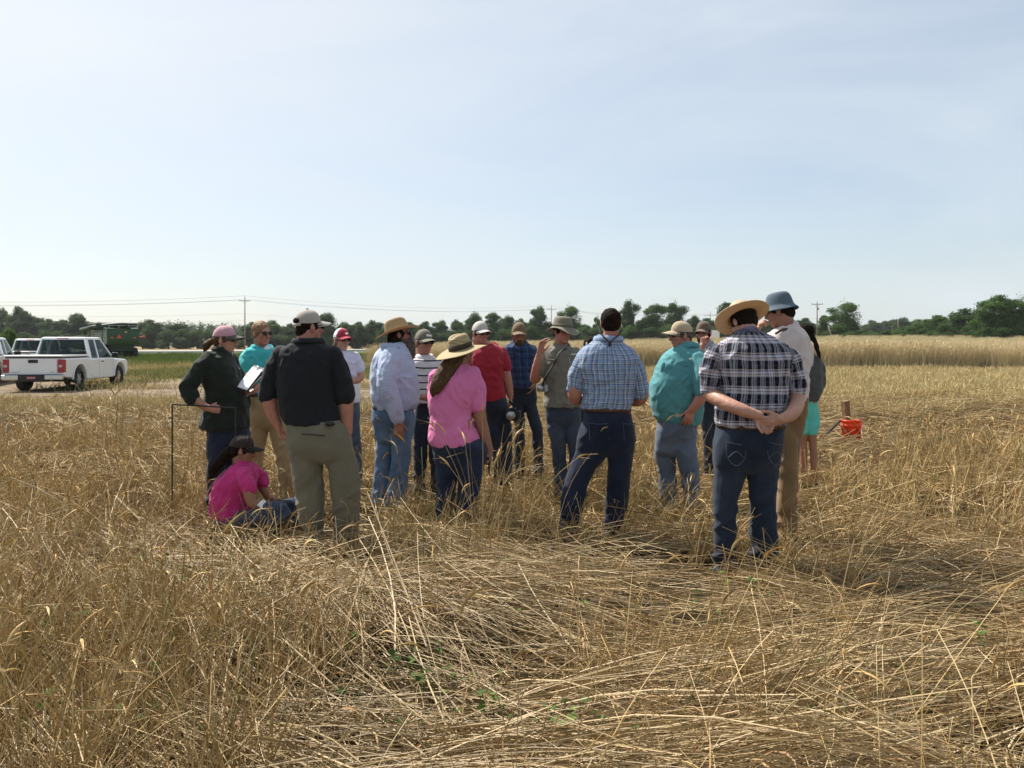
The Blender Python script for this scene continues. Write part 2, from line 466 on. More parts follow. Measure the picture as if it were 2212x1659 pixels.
TREES = [
 ('round',10, 4,668,26,285,'tree at the picture edge behind the white pickups, domed crown'),
 ('round',12,40,664,30,280,'tallest rounded tree behind the white pickups, two-humped top'),
 ('round',14,76,687,30,290,ROW), ('round',10,108,692,30,284,ROW), ('round',12,138,699,24,295,ROW),
 ('round',14,166,680,36,270,'broad domed tree standing just behind the auger of the combine'),
 ('round',10,214,700,30,300,ROW), ('round',12,258,702,26,300,ROW),
 ('round',12,325,693,34,262,'rounded dark tree directly beside the combine on the open field side'),
 ('round',14,385,702,31,262,'lower rounded tree standing between the rounded one by the combine and the utility pole'),
 ('bush',20,426,722,16,262,'small round bush at the end of the tree line beside the pink cap'),
 ('bush',21,18,700,30,66,'light green bushy young tree close behind the white pickups'),
 ('round',10,548,694,34,255,ROW), ('round',11,590,690,30,262,ROW), ('round',12,626,697,28,258,ROW),
 ('open',30,708,677,30,250,'taller lumpy tree rising behind the grey-capped man in the charcoal polo'),
 ('round',14,668,692,26,270,ROW), ('round',11,742,694,26,256,ROW), ('round',12,775,693,26,254,ROW), ('round',10,806,690,26,262,ROW),
 ('round',14,846,698,28,258,ROW), ('round',11,884,694,24,262,ROW), ('round',12,918,692,26,255,ROW), ('round',10,954,690,24,260,ROW),
 ('bush',20,986,708,24,250,ROW), ('tall',40,1023,674,24,246,'round-topped slim tree above the light grey cap of the red polo man'),
 ('tall',41,1064,674,20,250,'slim open tree between the red polo man and the navy plaid man'),
 ('tall',42,1096,679,20,256,'loose airy tree rising just behind the brown-capped navy plaid man'), ('round',11,1126,686,18,252,ROW),
 ('bush',21,1108,712,30,240,ROW), ('bush',20,1050,716,26,240,ROW),
 ('round',10,1166,659,27,240,'big dense vine-covered tree standing beside the middle utility pole'),
 ('open',31,1232,662,33,246,'spiky broad tree just past the middle utility pole, above the boonie hat'),
 ('bush',21,1266,698,26,238,ROW), ('open',33,1290,682,10,262,'thin wispy tree just beside the head of the blue plaid man'),
 ('bush',20,1310,706,26,245,ROW), ('tall',40,1358,647,25,240,'tallest slim tree, directly beside the dark-haired head of the blue plaid man'),
 ('bush',21,1386,694,26,240,ROW), ('open',31,1412,657,32,240,"broad tree next to the feathery one over the teal shirt man's cap"),
 ('open',30,1458,655,30,244,'broad tree with a feathery crown directly above the tan cap of the teal shirt man'),
 ('bush',20,1350,712,30,236,ROW), ('bush',20,1440,706,32,236,ROW),
 ('tall',42,1503,679,15,262,'short pointed tree above the brown cap of the man in the grey shirt'),
 ('lolly',50,1567,651,23,232,'round-headed tree standing alone above the big straw hat'),
 ('round',11,1610,700,26,300,ROW), ('round',12,1660,702,26,300,ROW),
 ('round',14,1735,691,14,300,'small round tree just beside the shoulder of the tall man in the bucket hat'),
 ('round',10,1754,699,16,300,ROW),
 ('tall',41,1778,680,16,215,'narrow tree wrapped round the tall utility pole'),
 ('open',31,1827,654,40,205,'fine spreading tree standing alone at the edge of the standing rye beside the tall pole'),
 ('bush',20,1812,700,30,206,ROW),
 ('round',12,1885,690,26,420,ROW), ('round',14,1915,692,26,430,ROW), ('round',10,1950,684,30,380,ROW), ('round',11,1984,688,26,400,ROW),
 ('bush',21,1878,712,24,215,ROW), ('bush',20,1940,702,36,200,'low bush in front of the far trees at the edge of the standing rye'),
 ('bush',21,1990,692,36,190,ROW), ('round',11,2022,679,38,185,'rounded bushy tree halfway down the hedge at the rye edge'),
 ('round',12,2082,664,44,172,'high domed tree in the hedge, second largest at the rye edge'), ('bush',20,2050,696,36,170,ROW),
 ('bush',21,2106,690,30,168,ROW), ('round',11,2160,634,52,150,'largest tree of all, at the picture edge over the standing rye'),
 ('open',33,2205,641,38,150,'tree at the very edge of the picture beyond the standing rye'), ('bush',20,2140,692,40,148,ROW), ('bush',21,2200,690,36,148,ROW),
]
for i_, u_ in enumerate(list(range(-20, 1800, 42)) + list(range(1800, 2240, 30))):   # scrub along the foot of the trees
    TREES.append(('bush', 20 + i_ % 2 * (1 if u_ > 1300 else 2), u_ + random.uniform(-10, 10), (714 if u_ < 1000 else 704 if u_ < 1560 else 712) + random.uniform(-8, 6), random.uniform(26, 36), (256 if u_ < 1000 else 234 if u_ < 1550 else 300 if u_ < 1800 else 205 - (u_ - 1800) * .13), SCRUB))
for i_, u_ in enumerate(range(985, 1740, 34)):                                          # a second row closing the gaps behind
    TREES.append(('round', (10, 12, 14)[i_ % 3], u_ + random.uniform(-8, 8), 692 + random.uniform(-9, 8), random.uniform(22, 30), 285 + random.uniform(-8, 12), BACKROW))
for kind, seed, u, vt, hw, Y, lab in TREES:
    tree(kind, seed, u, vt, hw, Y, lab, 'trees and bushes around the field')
def far_woods():
    "the wooded ridge far off, one mass"
    g = np.random.default_rng(3); cl = []
    for u in np.arange(-120, 2320, 9):
        Y = g.uniform(620, 760); X = (u - UC) / F * Y
        vt = 699 + 3 * math.sin(u * .013) + g.uniform(-3, 4) + (14 if u > 560 else 0) * min(1, max(0, (u - 560) / 120))
        if u > 1500: vt -= 8
        top = CAMH - (vt - HZ) / F * Y; z0 = float(zg(X, Y)); h = (top - z0) / 2
        cl.append(((X, Y, z0 + h * 1.0), (g.uniform(4, 6), g.uniform(4, 7), h)))
        cl.append(((X + g.uniform(-2, 2), Y, z0 + h * 1.55), (g.uniform(2.5, 4), 4, h * .45)))
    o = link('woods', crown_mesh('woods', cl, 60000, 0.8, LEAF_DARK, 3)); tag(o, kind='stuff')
far_woods()

# ------------------------------------------------------------------ utility poles and cables
POLE_WOOD = mat('weathered_pole', (0.23, 0.20, 0.17), 0.9, 0.2, 6)
STEEL = mat('galvanised_steel', (0.45, 0.46, 0.47), 0.45, metal=0.8)
INSUL = mat('insulator', (0.35, 0.36, 0.38), 0.3)
TOPS = {}
def pole(key, u, vtop, Y, arms, label, extra=False):
    X = (u - UC) / F * Y; z0 = float(zg(X, Y)); h = CAMH - (vtop - HZ) / F * Y - z0
    r = root('utility_pole', (X, Y, z0), label, 'utility pole', 'utility poles along the road')
    MB().tube([(0, 0, -.5), (0, 0, h * .5), (0, 0, h)], [.20, .17, .12], 10).build('post', POLE_WOOD, r, True)
    ends = []
    for a, (dz, hwid) in enumerate(arms):
        ca = MB().box((-hwid, -.07, h - dz - .08), (hwid, -.18, h - dz + .08)).tube([(-hwid * .5, -.12, h - dz), (0, -.1, h - dz - .8)], .025).tube([(hwid * .5, -.12, h - dz), (0, -.1, h - dz - .8)], .025).build('crossarm', POLE_WOOD, r)
        for s in (-.95, .95):
            MB().tube([(hwid * s, -.12, h - dz + .08), (hwid * s, -.12, h - dz + .36)], [.06, .05], 8).build('insulator', INSUL, ca)
            ends.append(np.array([X + hwid * s, Y - .12, z0 + h - dz + .36]))
    MB().tube([(0, 0, h), (0, 0, h + .3)], [.06, .05], 8).build('insulator', INSUL, r)
    ends.append(np.array([X, Y, z0 + h + .3])); ends.append(np.array([X, Y - .18, z0 + h * .68])); ends.append(np.array([X, Y - .18, z0 + h * .55]))
    if extra:
        MB().tube([(.32, 0, h * .80), (.32, 0, h * .86)], .2, 10).build('transformer', STEEL, r, True)
        MB().tube([(0.1, 0, 0), (.02, 0, h * .7)], .03, 6).build('conduit', STEEL, r)
    TOPS[key] = ends
pole('A', 529, 641, 238, [(1.2, 1.6)], 'utility pole with one crossarm standing behind the man in the teal polo')
pole('B', 1191, 661, 330, [(1.3, 1.9)], 'utility pole rising between the two big trees above the boonie hat')
pole('C', 1534, 673, 360, [(1.6, 2.6), (6.5, 2.4)], 'utility pole with two crossarms above the brown cap of the grey shirt man')
pole('D', 1765, 653, 215, [(.5, 1.5)], 'tall utility pole with a small box, beside the bucket hat man', True)
pole('E', 1940, 688, 360, [], 'thin bare pole far off above the low hedge bushes')
WIRE = mat('cable', (0.12, 0.12, 0.125), 0.6)
def cable(p, q, sag, r, label):
    t = np.linspace(0, 1, 25)[:, None]; P = np.array(p) * (1 - t) + np.array(q) * t; P[:, 2] -= sag * 4 * (t * (1 - t))[:, 0]
    o = MB().tube(P, r, 5).build('power_cable', WIRE, None, True); tag(o, label, 'power cable', 'power cables along the road')
A, B_, C_ = TOPS['A'], TOPS['B'], TOPS['C']
for i, (v0, lab) in enumerate(((656.5, 'lower crossarm cable of the two strung over the white pickups'), (659, 'thicker crossarm cable just under the other one over the white pickups'), (651, 'topmost cable over the white pickups, ending at the pole tip'), (676, 'faint middle cable above the combine'), (690, 'lowest cable above the combine, meeting the pole half way down'))):
    p = W(-260, v0 - 1, 190)
    cable(p, A[i], 0.9, .026 if i < 3 else .018, lab)
for i, lab in enumerate(('crossarm cable hanging over the charcoal polo man towards the middle pole', 'second crossarm cable hanging over the bearded man towards the middle pole', 'topmost cable between the pole behind the teal polo and the middle pole', 'faint lower cable dipping behind the grey cap')):
    cable(A[i], B_[i], 2.2, .022 if i < 3 else .015, lab)
for i, lab in enumerate(('crossarm cable from the middle pole running behind the blue plaid man', 'second cable from the middle pole running behind the blue plaid man', 'topmost cable from the middle pole running behind the blue plaid man')):
    cable(B_[i], C_[i], 1.6, .022, lab)
cable(C_[0], W(1766, 688, 330), 1.0, .022, 'cable running from the double crossarm pole towards the bucket hat')
# leaning post beside the lone tree
P0 = W(1800, 735, 200); P1 = W(1789, 703, 200)
o = MB().tube([P0 + np.array([0, 0, -.5]), P1], [.16, .12], 8).build('leaning_post', POLE_WOOD, None, True)
tag(o, 'pale leaning post at the foot of the lone spreading tree', 'post')
# ------------------------------------------------------------------ vehicles
WHITE_PAINT = mat('white_car_paint', (0.74, 0.745, 0.75), 0.3, 0.05, 1.5, coat=0.6)
BLACK_PLASTIC = mat('black_plastic', (0.018, 0.018, 0.019), 0.55)
RUBBER = mat('tyre_rubber', (0.022, 0.021, 0.020), 0.85, 0.3, 20)
CHROME = mat('bumper_chrome', (0.62, 0.62, 0.63), 0.25, metal=0.9)
RIM = mat('alloy_rim', (0.42, 0.42, 0.43), 0.4, metal=0.7)
RED_LENS = mat('red_lens', (0.30, 0.012, 0.018), 0.2, coat=0.5)
PALE_LENS = mat('pale_lens', (0.55, 0.45, 0.45), 0.25)
SEAT = mat('seat_grey', (0.16, 0.16, 0.165), 0.8)
PLATE = mat('licence_plate', (0.20, 0.025, 0.04), 0.5)
MARK = mat('plate_lettering', (0.55, 0.52, 0.5), 0.5)
GLASS = bpy.data.materials.new('tinted_glass'); GLASS.use_nodes = True
_n = GLASS.node_tree; _b = _n.nodes['Principled BSDF']; _b.inputs['Base Color'].default_value = (0.02, 0.025, 0.028, 1); _b.inputs['Roughness'].default_value = 0.05
_t = _n.nodes.new('ShaderNodeBsdfTransparent'); _t.inputs[0].default_value = (0.72, 0.78, 0.78, 1); _m = _n.nodes.new('ShaderNodeMixShader'); _m.inputs[0].default_value = 0.32
_n.links.new(_b.outputs[0], _m.inputs[2]); _n.links.new(_t.outputs[0], _m.inputs[1]); _n.links.new(_m.outputs[0], _n.nodes['Material Output'].inputs['Surface'])

def wheel_parts(parent, x, y, r, w, out):
    "tyre with rim, axle along x; out = +1/-1 outer side"
    prof = [(-w / 2, r * .70), (-w / 2, r * .93), (-w * .36, r), (w * .36, r), (w / 2, r * .93), (w / 2, r * .70), (w * .3, r * .62), (-w * .3, r * .62)]
    n = 28; V = []; Fc = []
    for i in range(n):
        a = 2 * math.pi * i / n
        for px, pr in prof: V.append((px, pr * math.cos(a), pr * math.sin(a)))
    k = len(prof)
    for i in range(n):
        for j in range(k):
            a = i * k + j; b = i * k + (j + 1) % k; c = ((i + 1) % n) * k + (j + 1) % k; d = ((i + 1) % n) * k + j
            Fc.append((a, b, c, d))
    wo = link('wheel', mesh_from('wheel', V, Fc, RUBBER), parent); wo.location = (x, y, r)
    mb = MB()
    mb.tube([(out * w * .12, 0, 0), (out * w * .20, 0, 0)], r * .64, 24)
    for i in range(6):
        a = i * math.pi / 3
        ca, sa = math.cos(a), math.sin(a)
        mb.hull([(out * w * q, ca * rr * r - sa * tt * r, sa * rr * r + ca * tt * r) for q, rr, tt in ((.2, .12, .1), (.2, .12, -.1), (.2, .6, .07), (.2, .6, -.07), (.40, .15, .08), (.40, .15, -.08), (.33, .6, .05), (.33, .6, -.05))])
    mb.tube([(out * w * .2, 0, 0), (out * w * .44, 0, 0)], r * .14, 12)
    mb.build('rim', RIM, wo)
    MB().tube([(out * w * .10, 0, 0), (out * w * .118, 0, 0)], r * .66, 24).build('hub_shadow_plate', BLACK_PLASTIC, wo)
    return wo
def arch(cy, r, z0, n=9):
    return [(cy - r * math.cos(math.pi * i / n), z0 + r * 1.0 * math.sin(math.pi * i / n)) for i in range(n + 1)]
def pickup(loc, rz, label):
    r = root('pickup_truck', loc, label, 'pickup truck', 'white pickups parked at the field edge', rz)
    hw = .975
    # y = 0 at the tailgate, forward positive; extended cab
    prof = [(0.0, .58), (0.0, 1.14), (2.02, 1.14), (2.02, 1.10), (4.15, 1.10), (4.25, 1.08), (5.35, 1.02), (5.55, .95), (5.60, .62), (5.42, .42)]
    prof += [(5.30, .42)] + [(y, z) for y, z in arch(4.72, .50, .42)][::-1][0:10] + [(4.15, .36)] + [(1.75, .36)] + arch(1.20, .50, .42)[::-1] + [(.62, .46), (.10, .50)]
    body = MB().prism(prof, -hw, hw, .05).build('body', WHITE_PAINT, r)
    # wheel-arch flares and sill shade
    for cy in (4.72, 1.20):
        for s in (-1, 1):
            a = arch(cy, .505, .42, 12); b = arch(cy, .585, .40, 12)
            MB().prism(a + b[::-1], s * hw, s * (hw + .035), .008).build('wheel_arch', WHITE_PAINT, r)
    MB().box((-.80, .5, .34), (.80, 5.2, .52)).tube([(-.8, 1.2, .38), (.8, 1.2, .38)], .07).tube([(-.8, 4.72, .38), (.8, 4.72, .38)], .07).build('chassis', BLACK_PLASTIC, r)
    for cy in (4.72, 1.20):
        for s in (-1, 1): wheel_parts(r, s * .86, cy, .39, .27, s)
    # tonneau lid
    MB().box((-.955, -.03, 1.185), (.955, 2.0, 1.245), .025).build('tonneau_cover', WHITE_PAINT, r)
    MB().box((-.90, -.012, 1.140), (.90, 1.98, 1.186)).build('bed_seal', BLACK_PLASTIC, r)
    # tailgate with its handle
    tg = MB().box((-.76, -.022, .60), (.76, .01, 1.132), .012).build('tailgate', WHITE_PAINT, r)
    MB().box((-.155, -.035, .985), (.155, -.02, 1.095), .012).build('handle', BLACK_PLASTIC, tg)
    MB().box((-.70, -.026, .665), (-.42, -.021, .695)).build('lettering', STEEL, tg)
    MB().box((.55, -.026, .665), (.70, -.021, .695)).build('lettering', STEEL, tg)
    for s in (-1, 1):
        tl = MB().box((s * .775 if s > 0 else -.985, -.03, .66), (.985 if s > 0 else -.775, .17, 1.11), .03, 3).build('tail_light', RED_LENS, r)
        MB().box((s * .88 - .055, -.036, .84), (s * .88 + .055, -.028, .92), .01).build('reversing_lens', PALE_LENS, tl)
    for x0, x1 in ((-.97, -.42), (.42, .97)): MB().box((x0, -.16, .42), (x1, .02, .585), .03).build('bumper', CHROME, r)
    MB().box((-.43, -.15, .36), (.43, .02, .58), .02).box((-.96, -.13, .586), (.96, .02, .60)).build('bumper_step', BLACK_PLASTIC, r)
    pl = MB().box((-.155, -.165, .44), (.155, -.151, .555)).build('licence_plate', PLATE, r)
    m = MB()
    for x in (-.10, -.06, -.02, .03, .07, .11): m.box((x - .014, -.169, .475), (x + .010, -.1655, .52))
    m.build('lettering', MARK, pl)
    # cab: pillars, roof, glass, seats
    zb, zt = 1.10, 1.80
    def ring(yb, yt, xb=.94, xt=.74): return (yb, yt, xb, xt)
    def pil(y0b, y1b, y0t, y1t, s):
        xb, xt = .955 * s, .76 * s; th = .05 * s
        return [(xb, y0b, zb - .03), (xb, y1b, zb - .03), (xb - th, y0b, zb - .03), (xb - th, y1b, zb - .03), (xt, y0t, zt + .01), (xt, y1t, zt + .01), (xt - th, y0t, zt + .01), (xt - th, y1t, zt + .01)]
    cm = MB()
    for s in (-1, 1):
        cm.hull(pil(2.03, 2.26, 2.14, 2.36, s)).hull(pil(2.80, 2.90, 2.84, 2.93, s)).hull(pil(4.15, 4.26, 3.36, 3.44, s))
    cm.hull([(x, y, z) for x in (-.77, .77) for y in (2.12, 3.46) for z in (zt - .02,)] + [(x, y, zt + .07) for x in (-.68, .68) for y in (2.22, 3.34)] + [(x, y, zt + .045) for x in (-.75, .75) for y in (2.15, 3.42)], .0)
    cm.hull([(x, y, z) for x in (-.96, .96) for y, z in ((2.03, 1.05), (2.03, 1.17), (2.10, 1.17), (2.10, 1.05))])
    cm.build('cab', WHITE_PAINT, r)
    MB().hull([(-.80, 2.055, 1.16), (.80, 2.055, 1.16), (-.70, 2.135, zt - .015), (.70, 2.135, zt - .015), (-.80, 2.065, 1.16), (.80, 2.065, 1.16), (-.70, 2.145, zt - .015), (.70, 2.145, zt - .015)]).build('rear_window', GLASS, r)
    MB().hull([(-.90, 4.20, 1.10), (.90, 4.20, 1.10), (-.72, 3.42, zt), (.72, 3.42, zt), (-.90, 4.21, 1.10), (.90, 4.21, 1.10), (-.72, 3.43, zt), (.72, 3.43, zt)]).build('windscreen', GLASS, r)
    for s in (-1, 1):
        for (a, b, c, d) in ((2.27, 2.79, 2.36, 2.83), (2.91, 4.13, 2.94, 3.35)):
            pts = [(s * q, y, z) for y, z, q in ((a, 1.13, .938), (b, 1.13, .938), (c, zt, .75), (d, zt, .75))]
            MB().hull(pts + [(x - s * .008, y, z) for x, y, z in pts]).build('side_window', GLASS, r)
        dh = MB().box((min(s * .975, s * 1.0), 3.02, .965), (max(s * .975, s * 1.0), 3.20, 1.0), .008).build('door_handle', BLACK_PLASTIC, r)
        for yy in (2.86, 4.10): MB().box((min(s * .970, s * .9765), yy, .52), (max(s * .970, s * .9765), yy + .012, 1.09)).build('door_seam', BLACK_PLASTIC, r)
        MB().hull([(s * x, y, z) for x in (.97, 1.22) for y in (3.93, 4.02) for z in (1.10, 1.30)], .03).build('door_mirror', BLACK_PLASTIC, r)
    MB().box((-.20, 2.115, zt + .005), (.20, 2.14, zt + .045), .008).build('brake_light', RED_LENS, r)
    m = MB()
    for x in (-.38, .38):
        m.box((x - .24, 3.0, .8), (x + .24, 3.16, 1.36), .06).box((x - .14, 3.02, 1.40), (x + .14, 3.12, 1.58), .05)
    m.box((-.8, 4.0, .95), (.8, 4.18, 1.13), .03)
    m.build('seats', SEAT, r)
    MB().box((-.60, 5.585, .66), (.60, 5.62, .90), .01).build('grille', BLACK_PLASTIC, r)
    for s in (-1, 1): MB().box((s * .78 - .14, 5.56, .70), (s * .78 + .14, 5.63, .92), .02).build('headlight', PALE_LENS, r)
    return r
pickup((-15.95, 27.6, -.02), R(4.5), 'nearest white pickup with a flat bed lid, red plate and complete rear in view')
pickup((-24.6, 40.5, 0), R(5), 'white pickup parked furthest back, only its cab showing over the nearer bed')
pickup((-20.75, 31.2, 0), R(20), 'white pickup cut by the picture edge, angled away from the others')

# combine harvester
GREEN = mat('combine_green', (0.008, 0.045, 0.012), 0.5, 0.2, 2.0, coat=0.2)
GREEN_D = mat('combine_dark_green', (0.006, 0.024, 0.009), 0.55, 0.2, 2.0)
YELLOW = mat('combine_yellow', (0.62, 0.48, 0.06), 0.45)
CREAM = mat('combine_cream', (0.58, 0.53, 0.32), 0.5)
ORANGE = mat('orange_reflector', (0.75, 0.08, 0.01), 0.4)
def combine(loc, rz):
    r = root('combine_harvester', loc, 'dark green combine harvester seen from behind with its auger folded back', 'combine', None, rz)
    MB().hull([(x, y, z) for x in (-1.5, 1.5) for y, z in ((-.0, 1.55), (-.1, 2.0), (0, 3.15), (1.6, 3.25), (1.6, 1.5))], .05).build('rear_hood', GREEN, r)
    MB().box((-1.55, 1.6, 1.3), (1.55, 5.2, 3.0), .06).build('body', GREEN, r)
    MB().hull([(x, y, z) for x in (-1.0, 1.0) for y, z in ((.3, 1.55), (.3, .9), (1.2, .7), (1.9, 1.5))]).box((-.2, .5, .5), (.2, 5, 1.3)).build('straw_chopper', GREEN_D, r)
    MB().hull([(x, y, 3.0) for x in (-1.45, 1.45) for y in (2.1, 5.0)] + [(x, y, 3.62) for x in (-1.95, 1.95) for y in (1.9, 5.4)]).build('grain_tank', GREEN_D, r)
    MB().hull([(x, y, 3.63) for x in (-2.0, 2.0) for y in (1.7, 5.5)] + [(x, y, 3.74) for x in (-1.9, 1.9) for y in (1.85, 5.3)]).build('tank_cover', BLACK_PLASTIC, r)
    MB().box((-1.56, 2.0, 2.05), (-1.565, 5.0, 2.28)).box((-1.56, 1.62, 1.9), (-1.60, 1.9, 2.1)).build('side_stripe', CREAM, r)
    MB().tube([(.55, .15, 3.05), (.35, .2, 3.42), (-.5, .45, 3.46), (-2.15, 2.6, 3.25), (-2.3, 6.6, 3.05)], [.24, .30, .28, .25, .22], 14).build('unloading_auger', GREEN_D, r, True)
    cab = MB().hull([(x, y, z) for x in (-.95, .95) for y, z in ((5.3, 1.8), (7.0, 1.9), (5.3, 3.35), (6.9, 3.35))], .05).build('cab', GLASS, r)
    MB().box((-1.05, 5.1, 3.36), (1.05, 7.2, 3.56), .05).build('roof', GREEN, cab)
    MB().box((-1.6, 5.25, 1.9), (-1.5, 5.4, 3.2)).box((-1.62, 5.15, 1.4), (-1.3, 5.3, 2.9)).build('ladder', CREAM, r)
    for s in (-1, 1):
        wheel_parts(r, s * 1.30, .9 + .1, .62, .48, s)
        wheel_parts(r, s * 1.62, 5.3, .95, .75, s)
        MB().tube([(s * 1.5, 6.8, 2.9), (s * 1.9, 6.9, 2.9)], .03).box((s * 1.9 - .13, 6.85, 2.5), (s * 1.9 + .13, 6.95, 3.0), .03).build('mirror', BLACK_PLASTIC, r)
        MB().box((s * 1.05 - .13, -.10, 2.18), (s * 1.05 + .13, -.06, 2.26)).build('tail_light', ORANGE, r)
    MB().tube([(1.5, .3, 2.3), (1.95, .15, 2.35)], .03).box((1.87, .02, 2.26), (2.07, .12, 2.48), .02).build('side_marker', ORANGE, r)
    MB().prism([(-.62, 2.18), (-.18, 2.18), (-.40, 2.56)], -.13, -.09, axis=1).build('slow_vehicle_sign', ORANGE, r)
    MB().box((.15, -.06, 2.72), (.36, -.045, 2.80)).box((.2, -.06, 2.81), (.3, -.045, 2.86)).box((-1.51, .9, 2.0), (-1.525, 1.1, 2.2)).build('decal', YELLOW, r)
    m = MB()
    for x in (-1.3, -.4, .5, 1.35): m.tube([(x, -.02, 3.16), (x, -.02, 3.42)], .025, 6)
    m.tube([(-1.4, -.02, 3.42), (1.4, -.02, 3.42)], .025, 6).build('handrail', STEEL, r)
    return r
combine(tuple(W(266, 779, 82) * np.array([1, 1, 0]) + np.array([0, 0, 0])), R(40))
# white trailer far off by the pole
TX = W(1541, 735, 230)
t = root('box_trailer', (TX[0], 230, float(zg(TX[0], 230))), 'small white box trailer far off between the brown cap and the big straw hat', 'trailer')
MB().box((-1.25, -2, .7), (1.25, 2, 3.1), .05).build('body', WHITE_PAINT, t)
for s in (-1, 1): MB().tube([(s * 1.0, .2, .4), (s * 1.25, .2, .4)], .4, 16).build('wheel', RUBBER, t)
MB().box((-1.1, -2.03, .8), (1.1, -2.005, 3.0)).build('rear_door', WHITE_PAINT, t)

# ------------------------------------------------------------------ bucket, post, bar, rod frame
BUCKET = bpy.data.materials.new('orange_plastic'); BUCKET.use_nodes = True
_n = BUCKET.node_tree; _b = _n.nodes['Principled BSDF']; _b.inputs['Base Color'].default_value = (0.78, 0.075, 0.012, 1); _b.inputs['Roughness'].default_value = 0.38
_t = _n.nodes.new('ShaderNodeBsdfTranslucent'); _t.inputs[0].default_value = (0.9, 0.10, 0.02, 1); _m = _n.nodes.new('ShaderNodeMixShader'); _m.inputs[0].default_value = 0.35
_n.links.new(_b.outputs[0], _m.inputs[1]); _n.links.new(_t.outputs[0], _m.inputs[2]); _n.links.new(_m.outputs[0], _n.nodes['Material Output'].inputs['Surface'])
def lathe(prof, n=40, cap=False):
    V, Fc = [], []; k = len(prof)
    for i in range(n):
        a = 2 * math.pi * i / n
        for rr, z in prof: V.append((rr * math.cos(a), rr * math.sin(a), z))
    for i in range(n):
        for j in range(k - 1):
            a = i * k + j; b = ((i + 1) % n) * k + j
            Fc.append((a, b, b + 1, a + 1))
    if cap: Fc.append(tuple(i * k for i in range(n))[::-1])
    return V, Fc
BY = 13.3
bp_ = W(1839, 953, BY)
bk = root('bucket', (bp_[0], BY, 0.01), 'orange plastic bucket standing in the flattened straw', 'bucket')
MB().raw(*lathe([(.0, .0), (.132, 0), (.137, .01), (.150, .27), (.158, .272), (.158, .30), (.152, .302), (.155, .345), (.166, .347), (.166, .375), (.150, .375), (.148, .345), (.140, .02), (0, .015)])).build('body', BUCKET, bk, True)
a = np.linspace(0, math.pi, 15)
MB().tube(np.column_stack([.165 * np.cos(a), -.04 - .145 * np.sin(a) * .9, .31 - .20 * np.sin(a)]), .004, 6).build('handle', STEEL, bk, True)
WOOD = mat('weathered_wood', (0.20, 0.115, 0.06), 0.85, 0.35, 14, 0.4, 40)
o = MB().hull([(x, y, z) for x in (-.05, .05) for y in (-.045, .045) for z in (0, .66)], .006).build('wooden_post', WOOD, None)
o.location = (bp_[0] - .03, BY + .03, .04); o.rotation_euler = (R(3), R(-9), R(20)); tag(o, 'short brown wooden post leaning out of the orange bucket', 'post')
o = MB().tube([(0, 0, 0), (.0, 0, .5)], .016, 8).build('handle_stick', mat('pale_tool_wood', (0.55, 0.47, 0.22), 0.6, 0.15), None)
o.location = (bp_[0] + .03, BY - .05, .04); o.rotation_euler = (R(4), R(-6), 0); tag(o, 'pale yellow stick poking out of the orange bucket', 'stick')
q0 = W(1777, 945, BY - .25); q1 = W(1816, 908, BY - .02)
o = MB().tube([q0, (q0 * .6 + q1 * .4), q1], [.022, .018, .016], 8).build('dark_bar', mat('dark_iron', (0.03, 0.022, 0.018), 0.6, 0.3), None)
tag(o, 'dark iron bar leaning against the side of the orange bucket', 'bar')
FY = 7.25
m = MB()
c0, c1, c2, c3 = W(372, 1128, FY), W(372, 873.5, FY), W(509, 881, FY - .05), W(509, 1040, FY - .05)
m.tube([c0, c1], .0075, 6).tube([c1, c2], .0075, 6).tube([c2, c3], .0075, 6)
o = m.build('rod_frame', mat('black_rod', (0.022, 0.021, 0.023), 0.45), None)
tag(o, 'thin black rod frame standing upright beside the dark green shirt woman', 'frame')
